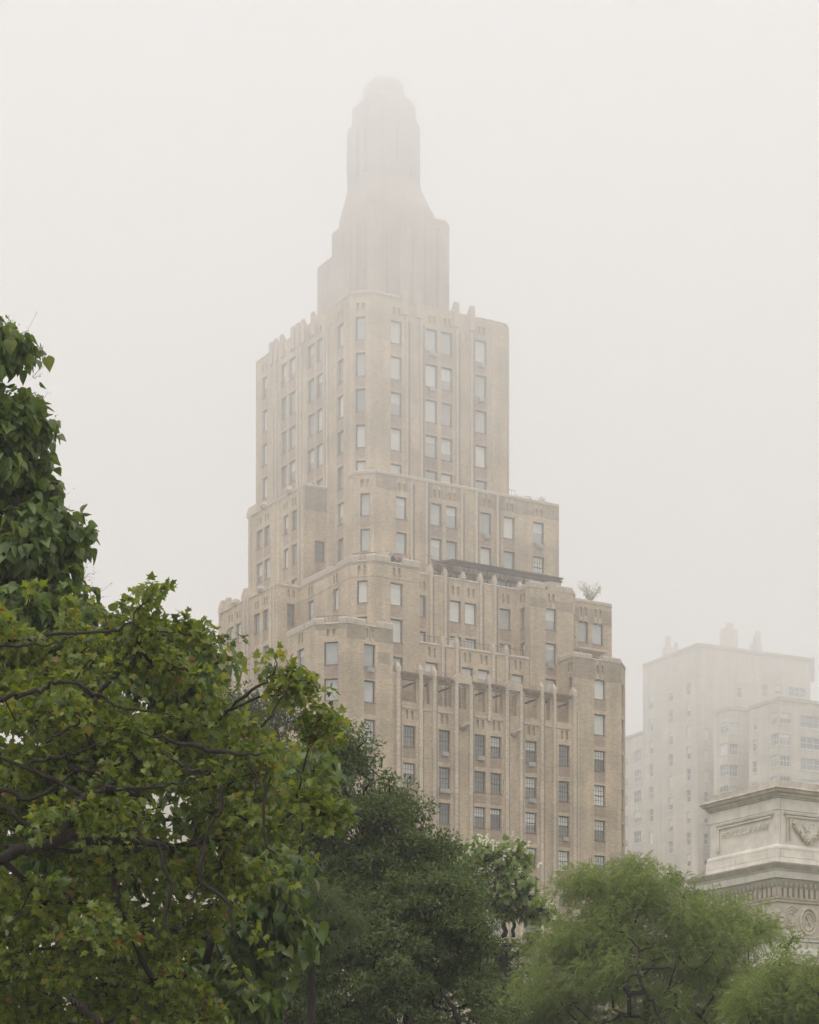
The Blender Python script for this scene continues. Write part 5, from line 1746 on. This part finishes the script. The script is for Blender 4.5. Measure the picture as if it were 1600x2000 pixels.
# ---- plants on the roof terraces
def terrace_plant(name, label, fc, px, z, out, w_, h, m, n, seed, cat='shrub', kind='oval', size=(.14, .24)):
    q = fc.pt(fc.s_of(px), z, out)
    T = Tree(name, label, cat, q, seed)
    T.root.location.z = z
    ns = 16
    tipv = np.stack([T.rng.uniform(-.5, .5, ns) * w_, T.rng.uniform(-.5, .5, ns) * w_, h * T.rng.uniform(.55, 1.0, ns)], 1)
    b0 = np.array([q[0], q[1], z])
    for v in tipv[:9]:
        T.limb([tuple(b0), tuple(b0 + v * np.array([.35, .35, .5])), tuple(b0 + v * .95)], [.025, .018, .008], 'stem', n=5)
    k = T.rng.randint(0, ns, n)
    u = T.rng.uniform(.3, 1.02, (n, 1))
    P = b0 + tipv[k] * np.concatenate([u ** 1.4, u ** 1.4, u], 1) + T.rng.normal(size=(n, 3)) * .10
    ax_ = T.rng.normal(size=(n, 3)) * .6 + np.array([0, 0, .4])
    T.leaves(P, ax_, T.rng.uniform(size[0], size[1], n), kind, m, roll=.8, name='foliage')
terrace_plant('bamboo_shrub', 'wispy pale green shrub on the right terrace parapet', fQR, 1161, zQ, -.8, 2.5, 2.5, 'leaf_pale', 800, 61, size=(.10, .18))
terrace_plant('japanese_maple', 'dull red shrub at the left end of the pergola', fBM, 872, zBM, -.6, 2.6, 2.0, 'leaf_red', 900, 62)
terrace_plant('terrace_bush', 'small reddish plant on the corner pavilion parapet', fBR, 790, zB, -.6, 1.9, .95, 'leaf_red', 260, 63)
terrace_plant('potted_shrub', 'grey-green bush by the corner pavilion coping, below the shaft', fBR, 774, zB, -.5, .9, 1.0, 'leaf_far', 160, 64)
for i, (p, h) in enumerate(((1020, .5), (1040, .55), (1066, .75))):
    terrace_plant('planter_bush', ['tiny bush at the left of the upper right terrace edge', 'tiny bush in the middle of the upper right terrace edge', 'tiny bush near the right end of the upper right terrace edge'][i], fCR, p, zC + .2, -.7, 1.0, h, 'leaf_far', 70, 65 + i, size=(.1, .18))

# ------------------------------------------------------------------ haze: low cloud whose air thickens with height
hb = MB(); hb.box(-460, 460, -310, 610, -1.0, 118.0)
hm = bpy.data.materials.new('haze')
hm.use_nodes = True
t = hm.node_tree
t.nodes.remove(t.nodes['Principled BSDF'])
pv = t.nodes.new('ShaderNodeVolumePrincipled')
pv.inputs['Color'].default_value = (.99, .988, .985, 1)
pv.inputs['Anisotropy'].default_value = 0.1
ge = t.nodes.new('ShaderNodeNewGeometry')
sx = t.nodes.new('ShaderNodeSeparateXYZ')
dv = t.nodes.new('ShaderNodeMath'); dv.operation = 'DIVIDE'; dv.inputs[1].default_value = 120.0
rp = t.nodes.new('ShaderNodeValToRGB')
KN = [(0, .0007), (36, .0009), (50, .0031), (66, .0066), (84, .0136), (95, .0205), (104, .033), (110, .054), (117, .078)]
e = rp.color_ramp.elements
while len(e) > 1:
    e.remove(e[-1])
for i, (z, d) in enumerate(KN):
    x = e[0] if i == 0 else e.new(z / 120)
    x.position = z / 120
    x.color = (d * 10, d * 10, d * 10, 1)
ml = t.nodes.new('ShaderNodeMath'); ml.operation = 'MULTIPLY'; ml.inputs[1].default_value = 0.1
t.links.new(ge.outputs['Position'], sx.inputs[0])
t.links.new(sx.outputs['Z'], dv.inputs[0])
t.links.new(dv.outputs[0], rp.inputs[0])
t.links.new(rp.outputs[0], ml.inputs[0])
t.links.new(ml.outputs[0], pv.inputs['Density'])
t.links.new(pv.outputs[0], t.nodes['Material Output'].inputs['Volume'])
hz = hb.build('haze', hm)
hz['kind'] = 'stuff'
